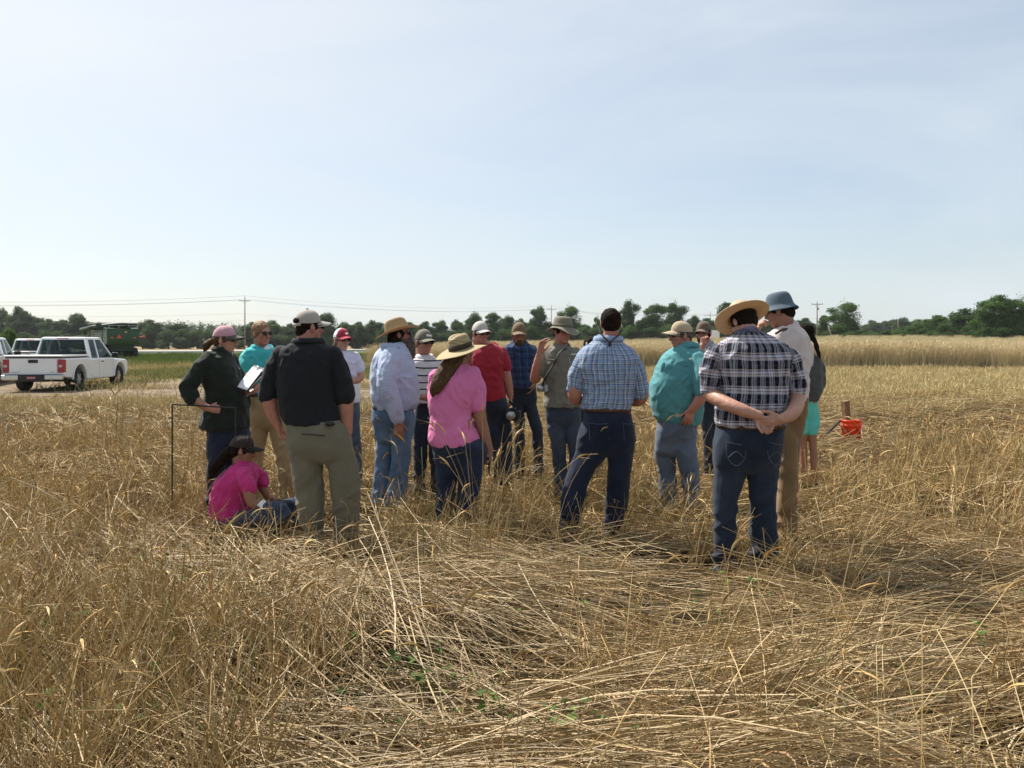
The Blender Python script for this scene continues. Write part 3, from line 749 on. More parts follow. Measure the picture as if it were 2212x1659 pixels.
# ------------------------------------------------------------------ people: tools
def fuse(name, parts, voxel, smooth, m, parent, origin, wrinkle=None, uv=True):
    "union of closed solids [(V, F, axis, radius)] as one smooth continuous surface"
    V, Fc, o = [], [], 0
    for p in parts:
        V.append(p[0]); Fc += [tuple(i + o for i in f) for f in p[1]]; o += len(p[0])
    me = mesh_from('tmp', np.vstack(V), Fc); ob = link('tmp', me)
    md = ob.modifiers.new('r', 'REMESH'); md.mode = 'VOXEL'; md.voxel_size = voxel
    if smooth:
        ms = ob.modifiers.new('s', 'SMOOTH'); ms.factor = 0.5; ms.iterations = smooth
    dg = bpy.context.evaluated_depsgraph_get()
    out = bpy.data.meshes.new_from_object(ob.evaluated_get(dg)); out.name = name
    bpy.data.objects.remove(ob); bpy.data.meshes.remove(me)
    n = len(out.vertices); co = np.empty(n * 3); out.vertices.foreach_get('co', co); co = co.reshape(-1, 3)
    no = np.empty(n * 3); out.vertices.foreach_get('normal', no); no = no.reshape(-1, 3)
    if wrinkle is not None: co = co + no * wrinkle(co, no)[:, None]
    if uv:
        best = np.full(n, 1e9); U = np.zeros((n, 2))
        for p in parts:
            if len(p) < 4: continue
            ax, rad, vertical = p[2], p[3], p[4]
            T = np.gradient(ax, axis=0); ln_ = np.linalg.norm(T, axis=1); T = T / (ln_[:, None] + 1e-9)
            d2 = ((co[:, None, :] - ax[None]) ** 2).sum(2); q = d2.argmin(1); dist = np.sqrt(d2[np.arange(n), q]) / rad[q]
            rel = co - ax[q]
            if vertical:
                th = np.arctan2(rel[:, 0], -rel[:, 1]); u = th * rad.mean() * 1.05; v = co[:, 2]; dist = dist * 0.92
            else:
                s = np.cross(T[q], np.array([0, 1.0, 0.2])); s /= np.linalg.norm(s, axis=1)[:, None] + 1e-9; b = np.cross(T[q], s)
                u = np.arctan2((rel * s).sum(1), -(rel * b).sum(1)) * rad.mean(); al = np.concatenate([[0], np.cumsum(np.linalg.norm(np.diff(ax, axis=0), axis=1))])
                v = al[q] + (rel * T[q]).sum(1)
            k = dist < best; best[k] = dist[k]; U[k, 0] = u[k]; U[k, 1] = v[k]
        U[:, 0] += 0.006 * vnoise(co * 9, 3); U[:, 1] += 0.006 * vnoise(co * 8, 4)
        li = np.empty(len(out.loops), np.int32); out.loops.foreach_get('vertex_index', li)
        ul = out.uv_layers.new(name='UVMap'); ul.data.foreach_set('uv', U[li].ravel().astype(np.float32))
    co = co - np.array(origin)
    out.vertices.foreach_set('co', co.ravel()); out.polygons.foreach_set('use_smooth', [True] * len(out.polygons))
    out.materials.clear(); out.materials.append(m); out.update()
    return link(name, out, parent)
def limb(pts, r, sides=14, k=4, rb=None, side=None):
    pts = np.asarray(pts, float); A = resample(np.column_stack([pts, np.asarray(r, float)]), k)
    V, Fc = tube_mesh(pts, r, sides=sides, k=k, rb=rb, side=side, round_ends=True)
    return (V, Fc, A[:, :3], np.maximum(A[:, 3], .01), False)
def torso(rows, k=4, n=32, ex=2.35):
    "rows: (centre x, y, z, half width, half depth)"
    A = resample(np.asarray(rows, float), k)
    a = np.arange(n) * 2 * math.pi / n; c, s = np.cos(a), np.sin(a)
    ux = np.sign(c) * np.abs(c) ** (2 / ex); uy = np.sign(s) * np.abs(s) ** (2 / ex)
    V = np.vstack([np.column_stack([r[0] + ux * r[3], r[1] + uy * r[4], np.full(n, r[2])]) for r in A]); Fc = []
    for i in range(len(A) - 1):
        for j in range(n):
            p = i * n + j; q = i * n + (j + 1) % n; Fc.append((p, p + n, q + n, q))
    Fc.append(tuple(range(n))); Fc.append(tuple(range((len(A) - 1) * n, len(A) * n))[::-1])
    return (V, Fc, A[:, :3], np.maximum(.5 * (A[:, 3] + A[:, 4]), .03), True)
def ellp(c, r, M=None, t=None, sub=3):
    bm = bmesh.new(); bmesh.ops.create_icosphere(bm, subdivisions=sub, radius=1)
    v = np.array([x.co[:] for x in bm.verts]) * np.array(r) + np.array(c); f = [tuple(x.index for x in q.verts) for q in bm.faces]; bm.free()
    if M is not None: v = v @ np.array(M).T + np.array(t)
    return (v, f)
def hand(w, d, nrm, side=1, curl=0.5, sc=1.0, spread=0.10):
    "palm, four fingers, thumb. w wrist, d wrist->knuckles, nrm out of the palm, side: thumb is towards side * (d x nrm)"
    d = np.array(d, float); d /= np.linalg.norm(d); nrm = np.array(nrm, float); nrm -= d * np.dot(nrm, d); nrm /= np.linalg.norm(nrm)
    t = np.cross(d, nrm) * side; out = []; w = np.array(w, float)
    out.append(limb([w - d * .02 * sc, w + d * .03 * sc, w + d * .085 * sc], [.026 * sc, .036 * sc, .040 * sc], rb=[.021 * sc, .017 * sc, .014 * sc], side=t, k=2))
    for i, (off, ln_) in enumerate(((.031, .92), (.011, 1.0), (-.010, .95), (-.030, .78))):
        p = w + d * (.086 - .004 * abs(i - 1)) * sc + t * off * sc; a = 0.0; pts = [p - d * .015 * sc]; q = p
        fd = d + t * (1.2 - i) * spread; fd /= np.linalg.norm(fd); pts.append(q)
        for L_, cu in ((.043, .85), (.027, 1.1), (.022, .8)):
            a += curl * cu * (1 + .12 * i); q = q + (fd * math.cos(a) + nrm * math.sin(a)) * L_ * ln_ * sc; pts.append(q)
        out.append(limb(pts, [.0098 * sc, .0098 * sc, .009 * sc, .0082 * sc, .0068 * sc], sides=10, k=2))
    p0 = w + d * .022 * sc + t * .026 * sc; td = d * .72 + t * .62 + nrm * .28; td /= np.linalg.norm(td); td2 = td + d * .35 - t * .25 + nrm * curl * .4; td2 /= np.linalg.norm(td2)
    out.append(limb([p0, p0 + td * .038 * sc, p0 + td * .038 * sc + td2 * .030 * sc, p0 + td * .038 * sc + td2 * .055 * sc], [.015 * sc, .0115 * sc, .010 * sc, .008 * sc], sides=10, k=2))
    return out
def hframe(yaw, pitch, roll):
    "head axes: faces +y; yaw clockwise seen from above (90 = picture right, 180 = at the camera), pitch up positive"
    return np.array((Matrix.Rotation(-R(yaw), 3, 'Z') @ Matrix.Rotation(R(pitch), 3, 'X') @ Matrix.Rotation(R(roll), 3, 'Y')))
def head_parts(M, t, sc):
    E = lambda c, r, s=3: ellp(np.array(c) * sc, np.array(r) * sc, M, t, s)
    def Lm(pts, r): return limb((np.array(pts) * sc) @ M.T + t, np.array(r) * sc, sides=10, k=2)
    P = [E((0, -.010, .032), (.071, .089, .080)), E((0, .026, -.030), (.063, .064, .082)), E((0, .058, -.094), (.034, .028, .024)), E((0, .030, -.070), (.056, .052, .046)),
         E((0, .076, .024), (.052, .018, .013)), E((0, .082, -.066), (.026, .016, .012)),
         Lm([(0, .090, .012), (0, .103, -.014), (0, .113, -.036), (0, .098, -.042)], [.010, .011, .014, .012])]
    for s in (-1, 1):
        P.append(E((s * .078, -.006, -.010), (.009, .020, .032))); P.append(E((s * .040, .064, -.022), (.024, .022, .020)))
    return P
def noisy(amp, sc, seed=0, stretch=(1, 1, 1)):
    return lambda co, no: amp * vnoise(co * sc * np.array(stretch), seed)
def shirt_folds(amp, seed):
    def f(co, no):
        a = vnoise(co * np.array([7, 7, 5.0]) + 3, seed); b = vnoise(np.column_stack([co[:, 0] * 11 + co[:, 2] * 7, co[:, 1] * 11, co[:, 2] * 9 - co[:, 0] * 6]) + a[:, None] * .8, seed + 1)
        c = vnoise(co * 24, seed + 2)
        e = vnoise(np.column_stack([co[:, 0] * 15 - co[:, 2] * 9 + a, co[:, 1] * 13, co[:, 2] * 10 + co[:, 0] * 12]), seed + 9)
        sh = lambda q: (1 - np.abs(q) * 2.2).clip(-.6, 1) ** 1
        return amp * (.7 * a + .8 * sh(b) + .55 * sh(e) + .22 * c)
    return f
def trouser_folds(amp, seed, z0, z1):
    def f(co, no):
        lo = np.clip((z1 - co[:, 2]) / (z1 - z0), 0, 1)
        a = vnoise(co * np.array([9, 9, 6.0]), seed + 3)
        b = vnoise(np.column_stack([co[:, 0] * 8 + co[:, 2] * 5 + a * .7, co[:, 1] * 8, co[:, 2] * 10 - co[:, 0] * 9]), seed)
        return amp * (.5 * a + (.35 + 1.0 * lo ** 2) * (1 - 2 * np.abs(b)))
    return f

def cloth(name, col, **k):
    if name not in MATS: col = tuple(.93 * c + .07 * (sum(col) / 3) * .9 for c in col)
    k.setdefault('rough', .85); k.setdefault('var', .10); k.setdefault('vscale', 5); k.setdefault('bump', .25); k.setdefault('bscale', 220); k.setdefault('spec', .18); k.setdefault('sheen', .12)
    return mat(name, col, **k)
def denim(name, col, fade):
    return mat(name, tuple(.72 * q_ for q_ in col), rough=.85, col2=tuple(.85 * q_ for q_ in fade), vscale=3.2, bump=.3, bscale=300, spec=.15, sheen=.1)
def plaid(name, ustops, vstops, pu, pv, mixf=.5, rough=.85):
    "woven check: bands along u and v from constant colour ramps, mixed as warp and weft"
    m = bpy.data.materials.new(name); m.use_nodes = True; nt = m.node_tree; b = nt.nodes['Principled BSDF']; ln = nt.links.new
    b.inputs['Roughness'].default_value = rough; b.inputs['Specular IOR Level'].default_value = .15; b.inputs['Sheen Weight'].default_value = .1
    uv = nt.nodes.new('ShaderNodeUVMap'); uv.uv_map = 'UVMap'; sp = nt.nodes.new('ShaderNodeSeparateXYZ'); ln(uv.outputs[0], sp.inputs[0])
    def band(sock, per, stops):
        d = nt.nodes.new('ShaderNodeMath'); d.operation = 'DIVIDE'; ln(sock, d.inputs[0]); d.inputs[1].default_value = per
        fr = nt.nodes.new('ShaderNodeMath'); fr.operation = 'FRACT'; ln(d.outputs[0], fr.inputs[0])
        cr = nt.nodes.new('ShaderNodeValToRGB'); cr.color_ramp.interpolation = 'CONSTANT'; e = cr.color_ramp.elements
        while len(e) > 1: e.remove(e[-1])
        e[0].position = 0; e[0].color = (*stops[0][1], 1)
        for p, c in stops[1:]:
            q = e.new(p); q.color = (*c, 1)
        ln(fr.outputs[0], cr.inputs[0]); return cr.outputs[0]
    cv = band(sp.outputs['Y'], pv, vstops)
    if ustops:
        cu = band(sp.outputs['X'], pu, ustops); mx = nt.nodes.new('ShaderNodeMix'); mx.data_type = 'RGBA'; mx.inputs['Factor'].default_value = mixf; ln(cu, mx.inputs['A']); ln(cv, mx.inputs['B']); col = mx.outputs['Result']
    else: col = cv
    n = nt.nodes.new('ShaderNodeTexNoise'); n.inputs['Scale'].default_value = 14; n.inputs['Detail'].default_value = 5
    ml = nt.nodes.new('ShaderNodeMix'); ml.data_type = 'RGBA'; ml.blend_type = 'MULTIPLY'; ml.inputs['Factor'].default_value = .25; ln(col, ml.inputs['A']); ln(n.outputs['Color'], ml.inputs['B'])
    ln(ml.outputs['Result'], b.inputs['Base Color'])
    n2 = nt.nodes.new('ShaderNodeTexNoise'); n2.inputs['Scale'].default_value = 200; bp = nt.nodes.new('ShaderNodeBump'); bp.inputs['Strength'].default_value = .25; bp.inputs['Distance'].default_value = .003
    ln(n2.outputs['Fac'], bp.inputs['Height']); ln(bp.outputs[0], b.inputs['Normal'])
    return m
def straw_weave(name, col, col2, rings=70.0):
    "woven straw: concentric rows of plait"
    m = bpy.data.materials.new(name); m.use_nodes = True; nt = m.node_tree; b = nt.nodes['Principled BSDF']; ln = nt.links.new
    b.inputs['Roughness'].default_value = .65; b.inputs['Specular IOR Level'].default_value = .3
    tc = nt.nodes.new('ShaderNodeTexCoord'); w = nt.nodes.new('ShaderNodeTexWave'); w.wave_type = 'RINGS'; w.rings_direction = 'Z'; w.inputs['Scale'].default_value = rings; w.inputs['Distortion'].default_value = .6
    n = nt.nodes.new('ShaderNodeTexNoise'); n.inputs['Scale'].default_value = 90; ln(tc.outputs['Object'], w.inputs[0]); ln(tc.outputs['Object'], n.inputs['Vector'])
    a = nt.nodes.new('ShaderNodeMath'); a.operation = 'MULTIPLY'; ln(w.outputs['Fac'], a.inputs[0]); ln(n.outputs['Fac'], a.inputs[1])
    mx = nt.nodes.new('ShaderNodeMix'); mx.data_type = 'RGBA'; mx.inputs['A'].default_value = (*col2, 1); mx.inputs['B'].default_value = (*col, 1); r = nt.nodes.new('ShaderNodeMapRange'); r.inputs['From Max'].default_value = .55; ln(a.outputs[0], r.inputs['Value']); ln(r.outputs[0], mx.inputs['Factor']); ln(mx.outputs['Result'], b.inputs['Base Color'])
    bp = nt.nodes.new('ShaderNodeBump'); bp.inputs['Strength'].default_value = .5; bp.inputs['Distance'].default_value = .004; ln(a.outputs[0], bp.inputs['Height']); ln(bp.outputs[0], b.inputs['Normal'])
    t = nt.nodes.new('ShaderNodeBsdfTranslucent'); t.inputs[0].default_value = (col[0], col[1] * .8, col[2] * .6, 1); ms = nt.nodes.new('ShaderNodeMixShader'); ms.inputs[0].default_value = .22
    ln(b.outputs[0], ms.inputs[1]); ln(t.outputs[0], ms.inputs[2]); ln(ms.outputs[0], nt.nodes['Material Output'].inputs['Surface'])
    return m
SKIN = mat('skin', (0.41, 0.215, 0.15), .52, .10, 14, .15, 120, sss=.12)
SKIN_T = mat('tanned_skin', (0.29, 0.138, 0.085), .52, .12, 14, .15, 120, sss=.1)
SKIN_R = mat('ruddy_skin', (0.38, 0.165, 0.115), .52, .14, 14, .15, 120, sss=.12)
HAIR_DK = mat('dark_brown_hair', (0.014, 0.009, 0.006), .75, .5, 40, .6, 160, spec=.06)
HAIR_BR = mat('brown_hair', (0.085, 0.045, 0.020), .45, .5, 40, .6, 160, spec=.12)
HAIR_BL = mat('sandy_hair', (0.23, 0.14, 0.065), .5, .4, 40, .6, 160, spec=.12)
HAIR_GR = mat('greying_hair', (0.09, 0.075, 0.062), .55, .6, 45, .6, 160, spec=.12)
LENS = mat('sunglass_lens', (0.008, 0.008, 0.009), .12)
EYE = mat('eye', (0.05, 0.035, 0.03), .2)
SHOE = mat('brown_boot', (0.07, 0.042, 0.027), .6, .3, 20)
BELT_BR = mat('brown_belt', (0.06, 0.028, 0.016), .5, .2, 30)
BELT_BK = mat('black_belt', (0.014, 0.013, 0.013), .5)
CORD = mat('black_cord', (0.012, 0.012, 0.012), .7)

class Rel:
    "maps points of one person's zoomed crop to the world"
    def __init__(s, crop, Y): s.o, s.Y = crop, Y; s.k = crop[2] * F / Y
    def p(s, x, y, d=0.0):
        u = s.o[0] + x / s.o[2]; v = s.o[1] + y / s.o[2]
        Yd = s.Y; w = W(u, v, Yd); w[1] += d
        return w
    def m(s, px): return px / s.k
C2, C3, C4, C5 = (387.1, 636.0, 3.0), (718.9, 636.0, 3.0), (1050.7, 636.0, 3.0), (1437.8, 608.3, 2.5)

def to_mesh(name, parts, m, parent, origin, smooth=True):
    V, Fc, o = [], [], 0
    for p in parts:
        V.append(np.asarray(p[0])); Fc += [tuple(i + o for i in f) for f in p[1]]; o += len(p[0])
    return link(name, mesh_from(name, np.vstack(V) - np.array(origin), Fc, m, smooth), parent)
# ---- headwear, in head axes
def shell_lathe(prof, n=48, ey=1.2, warp=None, th=.004):
    "thin turned shell from profile [(r, z)], oval, with its own thickness"
    pr = resample(np.array(prof, float), 3); a = np.arange(n) * 2 * math.pi / n; V = []; k = len(pr)
    for sgn in (1, -1):
        for i in range(n):
            for r_, z in pr: V.append([r_ * math.cos(a[i]), r_ * ey ** (1 if r_ < .12 else 0.7) * math.sin(a[i]), z - (th if sgn < 0 else 0)])
    V = np.array(V)
    if warp is not None: V = warp(V)
    Fc = []; N = n * k
    for i in range(n):
        i2 = (i + 1) % n
        for j in range(k - 1):
            Fc.append((i * k + j, i2 * k + j, i2 * k + j + 1, i * k + j + 1)); Fc.append((N + i * k + j, N + i * k + j + 1, N + i2 * k + j + 1, N + i2 * k + j))
        Fc.append((i * k + k - 1, i2 * k + k - 1, N + i2 * k + k - 1, N + i * k + k - 1)); 
    return V, Fc
def cap_parts(high=1.0):
    "crown dome, visor, button, of a ball cap in head axes"
    n, k = 72, 10; V = []; 
    for j in range(k + 1):
        ph = j / k * math.pi / 2
        for i in range(n):
            a = 2 * math.pi * i / n; fr = max(0, math.sin(a))
            rx, ry = .0785, .099; x = rx * math.cos(a) * math.cos(ph) ** .85 * (1 - .016 * abs(math.cos(3 * a)) ** 14); y = -.008 + ry * math.sin(a) * math.cos(ph) ** .85 * (1 - .016 * abs(math.cos(3 * a)) ** 14)
            z = .040 + (.088 * high) * math.sin(ph) * (1 + .10 * fr * math.cos(ph)); V.append((x, y, z - .012 * (1 - fr) * math.cos(ph)))
    Fc = [(j * n + i, j * n + (i + 1) % n, (j + 1) * n + (i + 1) % n, (j + 1) * n + i) for j in range(k) for i in range(n)]
    crown = (np.array(V), Fc)
    V = []; nu, nv = 17, 7
    for s in (0, 1):
        for j in range(nv):
            for i in range(nu):
                t = (i / (nu - 1) - .5) * 2; q = j / (nv - 1); a = math.pi / 2 - t * 1.15
                bx, by = .077 * math.cos(a), -.006 + .096 * math.sin(a); ex = math.sqrt(max(0, 1 - (abs(t) ** 2.6)))
                y = by + q * .092 * ex; x = bx * (1 + .05 * q); z = .046 - .032 * (x / .08) ** 2 - .018 * q - .004 * s
                V.append((x, y, z))
    N = nu * nv; Fc = []
    for j in range(nv - 1):
        for i in range(nu - 1):
            a = j * nu + i; Fc.append((a, a + 1, a + nu + 1, a + nu)); Fc.append((N + a, N + a + nu, N + a + nu + 1, N + a + 1))
    for i in range(nu - 1): a = (nv - 1) * nu + i; Fc.append((a, a + 1, N + a + 1, N + a))
    visor = (np.array(V), Fc)
    return crown, visor, ellp((0, -.006, .133 * (.3 + .7 * high)), (.009, .009, .006), sub=2)
def xf(part, M, t, sc=1.0): return (np.asarray(part[0]) * sc @ M.T + t, part[1])

def person(key, crop, Y, label, rows, trouser_rows, legs, arms, sleeves, head, skin, shirt_mat, trouser_mat, feet=None, hands=(), hair=None, hat=None, glasses=None, belt=None, voxel=.0075, wr=.0092, extra=None, group=None, shorts=False, shirt_seed=1, neck_r=.058, shoe_dir=(0, 1), seated=False, collar=None):
    q = Rel(crop, Y); og = np.array([q.p((rows[-1][1] + rows[-1][2]) / 2, 0)[0], Y, 0.0])
    r = root('person', tuple(og), label, 'person', group)
    def rowpts(rw, shr=0.0, f=1.0):
        o = []
        for w in rw:
            y, xl, xr, hd = w[:4]; d = w[4] if len(w) > 4 else 0
            p = q.p((xl + xr) / 2, y, d); o.append([p[0], p[1], p[2], max(.02, q.m(xr - xl) / 2 * f - shr), max(.02, hd * f - shr)])
        return o
    def lp(a): return [q.p(x[0], x[1], x[3] if len(x) > 3 else 0) for x in a], [q.m(x[2]) for x in a]
    M = hframe(*head['rot']); sc = head.get('sc', 1.0); t = q.p(head['at'][0], head['at'][1], head.get('d', 0.0))
    # body: head, neck, torso, arms, hands, legs in one surface
    P = head_parts(M, t, sc)
    top = q.p((rows[1][1] + rows[1][2]) / 2, rows[1][0], rows[1][4] if len(rows[1]) > 4 else 0)
    P.append(limb([np.array((0, -.018, -.03)) * sc @ M.T + t, np.array((0, -.022, -.085)) * sc @ M.T + t, top - np.array([0, 0, .05])], [neck_r * .98, neck_r, neck_r * 1.15]))
    P.append(torso(rowpts(rows[2:], .022, .95))); P.append(torso([[w_[0], w_[1], w_[2], w_[3] - .025, min(w_[4] - .025, np.mean([q.m(a[0][2]) for a in legs]) * .9)] for w_ in rowpts(trouser_rows)[:-1]]))
    for a in legs:
        pts, rr = lp(a); P.append(limb(pts, np.array(rr) * .8))
    for a in arms:
        pts, rr = lp(a); rr[0] *= .82; P.append(limb(pts, rr, k=5))
    for h in hands: P += hand(q.p(*h['w']), h['d'], h['n'], h.get('side', 1), h.get('curl', .5), h.get('sc', 1.0), h.get('spread', .1))
    fuse('body', P, min(voxel, .0062), 2, skin, r, og, noisy(.0012, 60), uv=False)
    # shirt
    S = [torso(rowpts(rows))]
    for a in sleeves:
        pts, rr = lp(a); S.append(limb(pts, rr))
    sh = fuse('shirt', S, voxel, 4, shirt_mat, r, og, shirt_folds(wr, shirt_seed))
    TR = rowpts(trouser_rows); r0 = np.mean([q.m(a[0][2]) for a in legs])
    if not seated:
        TR[-2][4] = min(TR[-2][4], r0 * 1.35); TR[-1][4] = min(TR[-1][4], r0 * 1.10); TR.append([TR[-1][0], TR[-1][1], TR[-1][2] - .04, TR[-1][3] * .72, r0 * .72])
    T_ = [torso(TR)]
    for a in legs:
        pts, rr = lp(a)
        if not seated:
            pts = [pts[0] + np.array([(TR[0][0] - pts[0][0]) * .12, 0, .15])] + pts; rr = [rr[0] * .92] + rr
        if shorts: pts, rr = pts[:shorts + 1], rr[:shorts + 1]
        T_.append(limb(pts, rr))
    zs = [q.p(0, a[-1][1])[2] for a in legs]
    fuse('shorts' if shorts else 'trousers', T_, voxel, 16, trouser_mat, r, og, trouser_folds(.0150, shirt_seed + 20, min(zs), min(zs) + .8))
    if collar:                                                       # turned-down collar, open towards `front`
        front, cm_ = collar; c0 = rowpts(rows[1:2])[0]; aa = np.linspace(.28, 2 * math.pi - .28, 22); fa = R(front); pts = []
        for a_ in aa:
            g_ = fa + a_; op = math.cos(a_) ; dx, dy = math.sin(g_), math.cos(g_)
            pts.append([c0[0] + dx * (c0[3] + .012), c0[1] + dy * (c0[4] + .012), c0[2] + .014 - .072 * max(0, op) ** 2])
        lo_ = [limb(pts, [.024] * 22, k=1, rb=[.009] * 22, side=(0, 0, 1))]
        fuse('collar', lo_, .006, 2, cm_, r, og)
    if belt:
        y, xl, xr, hd, bm_ = belt; p = q.p((xl + xr) / 2, y); a = np.arange(33) * 2 * math.pi / 32
        ring = []
        n_ = 40; aa = np.arange(n_) * 2 * math.pi / n_; hw = q.m(xr - xl) / 2; V = []
        for zo, g in ((-.018, 0), (-.018, .006), (.018, .006), (.018, 0)):
            c, s = np.cos(aa), np.sin(aa); V.append(np.column_stack([p[0] + np.sign(c) * np.abs(c) ** .85 * (hw + g), p[1] + np.sign(s) * np.abs(s) ** .85 * (hd + g), np.full(n_, p[2] + zo)]))
        Fc = [(b * n_ + i, b * n_ + (i + 1) % n_, (b + 1) % 4 * n_ + (i + 1) % n_, (b + 1) % 4 * n_ + i) for b in range(4) for i in range(n_)]
        to_mesh('belt', [(np.vstack(V), Fc)], bm_, r, og)
    # shoes
    if not seated:
        for a in legs:
            e = q.p(a[-1][0], a[-1][1], a[-1][3] if len(a[-1]) > 3 else 0); e[2] = 0.0
            fd = np.array([shoe_dir[0], shoe_dir[1], 0.0]); fd /= np.linalg.norm(fd); sd = np.array([fd[1], -fd[0], 0])
            S2 = [limb([e - fd * .07 + [0, 0, .045], e + fd * .05 + [0, 0, .05], e + fd * .16 + [0, 0, .035]], [.040, .046, .040], rb=[.042, .046, .032], side=sd), limb([e + [0, 0, .05], e + [0, 0, .16]], [.045, .048])]
            fuse('shoe', S2, .009, 2, SHOE if not feet else feet, r, og, uv=False)
    # hair
    if hair:
        E = lambda c, rr, s=3: ellp(np.array(c) * sc, np.array(rr) * sc, M, t, s)
        kind, hm = hair['kind'], hair['mat']; H = []
        if kind in ('short', 'long', 'tail', 'crop', 'fringe'):
            if kind == 'fringe': H += [E((0, -.030, .006), (.079, .084, .055))]     # short sides under a cap or thin on top
            elif hat and not hair.get('full'): H += [E((0, -.018, .016), (.0750, .082, .068))]
            else: H += [E((0, -.022, .026 if hat else .036), (.084, .0985, .080 if hat else .090)), E((0, -.045, .0), (.080, .068, .075))]
            H += [E((0, -.055, -.028), (.060, .048, .048))]
            for s in (-1, 1): H.append(E((s * .066, .018, .005), (.013, .028, .030)))
        for tl in hair.get('locks', ()):
            pts, rr = lp(tl); H.append(limb(pts, rr))
        if kind == 'long': H += [E((0, -.05, -.05), (.088, .062, .09)), E((.05, -.02, -.05), (.035, .04, .08)), E((-.05, -.02, -.05), (.035, .04, .08))]
        fuse('hair', H, .0065, 1, hm, r, og, noisy(.0045, 70, 5, (1, 1, .35)), uv=False)
        if hair.get('beard'):
            B = [E((0, .052, -.088), (.056, .050, .040)), E((0, .080, -.070), (.034, .022, .022))]
            for s in (-1, 1): B.append(E((s * .056, .020, -.055), (.016, .032, .045)))
            for tl in hair.get('beard_locks', ()):
                pts, rr = lp(tl); B.append(limb(pts, rr))
            fuse('beard', B, .0065, 1, hair.get('beard_mat', hm), r, og, noisy(.005, 80, 6, (1, 1, .3)), uv=False)
    if glasses:
        G = []
        for s in (-1, 1):
            G.append(ellp(np.array((s * .033, .098, .004)) * sc, np.array((.030, .008, .021)) * sc, M, t, 2))
            G.append(xf(tube_mesh(np.array([(s * .060, .092, .012), (s * .079, .06, .014), (s * .084, .0, .006)]) * sc, .0035 * sc, 6), M, t))
        G.append(xf(tube_mesh(np.array([(-.012, .106, .010), (.012, .106, .010)]) * sc, .003 * sc, 6), M, t))
        to_mesh('sunglasses', G, LENS, r, og)
    elif head.get('eyes', True):
        G = [ellp(np.array((s * .031, .0855, .006)) * sc, np.array((.012, .008, .006)) * sc, M, t, 2) for s in (-1, 1)]
        for g_ in G: to_mesh('eye', [g_], EYE, r, og)
    if hat: hat(r, og, M, t, sc)
    if extra: extra(r, og, q, M, t, sc)
    return r

def ball_cap(mc, mv, mb=None, high=1.0, text=None, mback=None, opening=False):
    def f(r, og, M, t, sc):
        cr, vi, bt = cap_parts(high)
        c = to_mesh('cap', [xf(cr, M, t, sc * 1.03)], mc, r, og)
        if mback:
            me = c.data; me.materials.append(mback); V = cr[0]
            for p in me.polygons:
                if V[list(p.vertices)].mean(0)[1] < .02: p.material_index = 1
        to_mesh('visor', [xf(vi, M, t, sc * 1.03)], mv, c, (0, 0, 0)).location = tuple(-og)
        to_mesh('button', [xf(bt, M, t, sc * 1.03)], mb or mv, c, (0, 0, 0)).location = tuple(-og)
        if opening:
            G = tube_mesh(np.array([(-.056, -.094, .022), (-.03, -.110, .020), (0, -.115, .019), (.03, -.110, .020), (.056, -.094, .022)]), .010, 8, rb=.004, side=(0, 0, 1), k=3)
            to_mesh('strap', [xf(G, M, t, sc)], mc, c, (0, 0, 0)).location = tuple(-og)
            G = ellp((0, -.100, .049), (.042, .015, .024), sub=3)
            to_mesh('back_hair', [xf(G, M, t, sc)], HAIR_DK, c, (0, 0, 0)).location = tuple(-og)
        if text:
            cu = bpy.data.curves.new('lettering', 'FONT'); cu.body = text; cu.size = .034; cu.align_x = 'CENTER'; cu.extrude = .002; cu.shear = .25
            o = bpy.data.objects.new('lettering', cu); COL.objects.link(o)
            dg = bpy.context.evaluated_depsgraph_get(); me = bpy.data.meshes.new_from_object(o.evaluated_get(dg)); bpy.data.objects.remove(o)
            n = len(me.vertices); co = np.empty(n * 3); me.vertices.foreach_get('co', co); co = co.reshape(-1, 3)
            x = -co[:, 0] + 0; a = x / .085; V = np.column_stack([-.088 * np.sin(a) * -1, -.006 + .113 * np.cos(a) - .35 * np.clip(co[:, 1] + .0, -1, 1) * 1.0 + co[:, 2], .060 + co[:, 1]])
            me.vertices.foreach_set('co', (V * sc @ M.T + t - og).ravel()); me.update(); me.materials.append(mat('white_thread', (.75, .75, .74), .7)); link('lettering', me, c).name = 'lettering'
    return f
def wide_hat(m, prof, warp=None, ey=1.15, band=None, band_z=(.05, .085), tilt=0.0, off=(0, 0, 0), name='hat', cordm=None):
    def f(r, og, M, t, sc):
        Mx = M @ np.array(Matrix.Rotation(tilt, 3, 'X')); tt = t + np.array(off) @ M.T
        V, Fc = shell_lathe(prof, ey=ey, warp=warp)
        # built about its own centre so the weave runs round the crown
        o = link(name, mesh_from(name, V * sc, Fc, m, True), r); mw = Matrix([list(Mx[0]) + [tt[0] - og[0]], list(Mx[1]) + [tt[1] - og[1]], list(Mx[2]) + [tt[2] - og[2]], [0, 0, 0, 1]]); o.matrix_local = mw
        if band:
            a = np.arange(41) * 2 * math.pi / 40; rc = np.interp(np.mean(band_z), [p[1] for p in prof][::-1] if prof[0][1] > prof[-1][1] else [p[1] for p in prof], [p[0] for p in prof][::-1] if prof[0][1] > prof[-1][1] else [p[0] for p in prof])
            VV = np.vstack([np.column_stack([(rr_) * np.cos(a[:-1]), rr_ * ey * np.sin(a[:-1]), np.full(40, z)]) for rr_, z in ((rc + .001, band_z[0]), (rc + .006, band_z[0]), (rc + .004, band_z[1]), (rc - .001, band_z[1]))])
            FF = [(b * 40 + i, b * 40 + (i + 1) % 40, (b + 1) % 4 * 40 + (i + 1) % 40, (b + 1) % 4 * 40 + i) for b in range(4) for i in range(40)]
            link('hat_band', mesh_from('hat_band', VV * sc, FF, band, True), o)
    return f
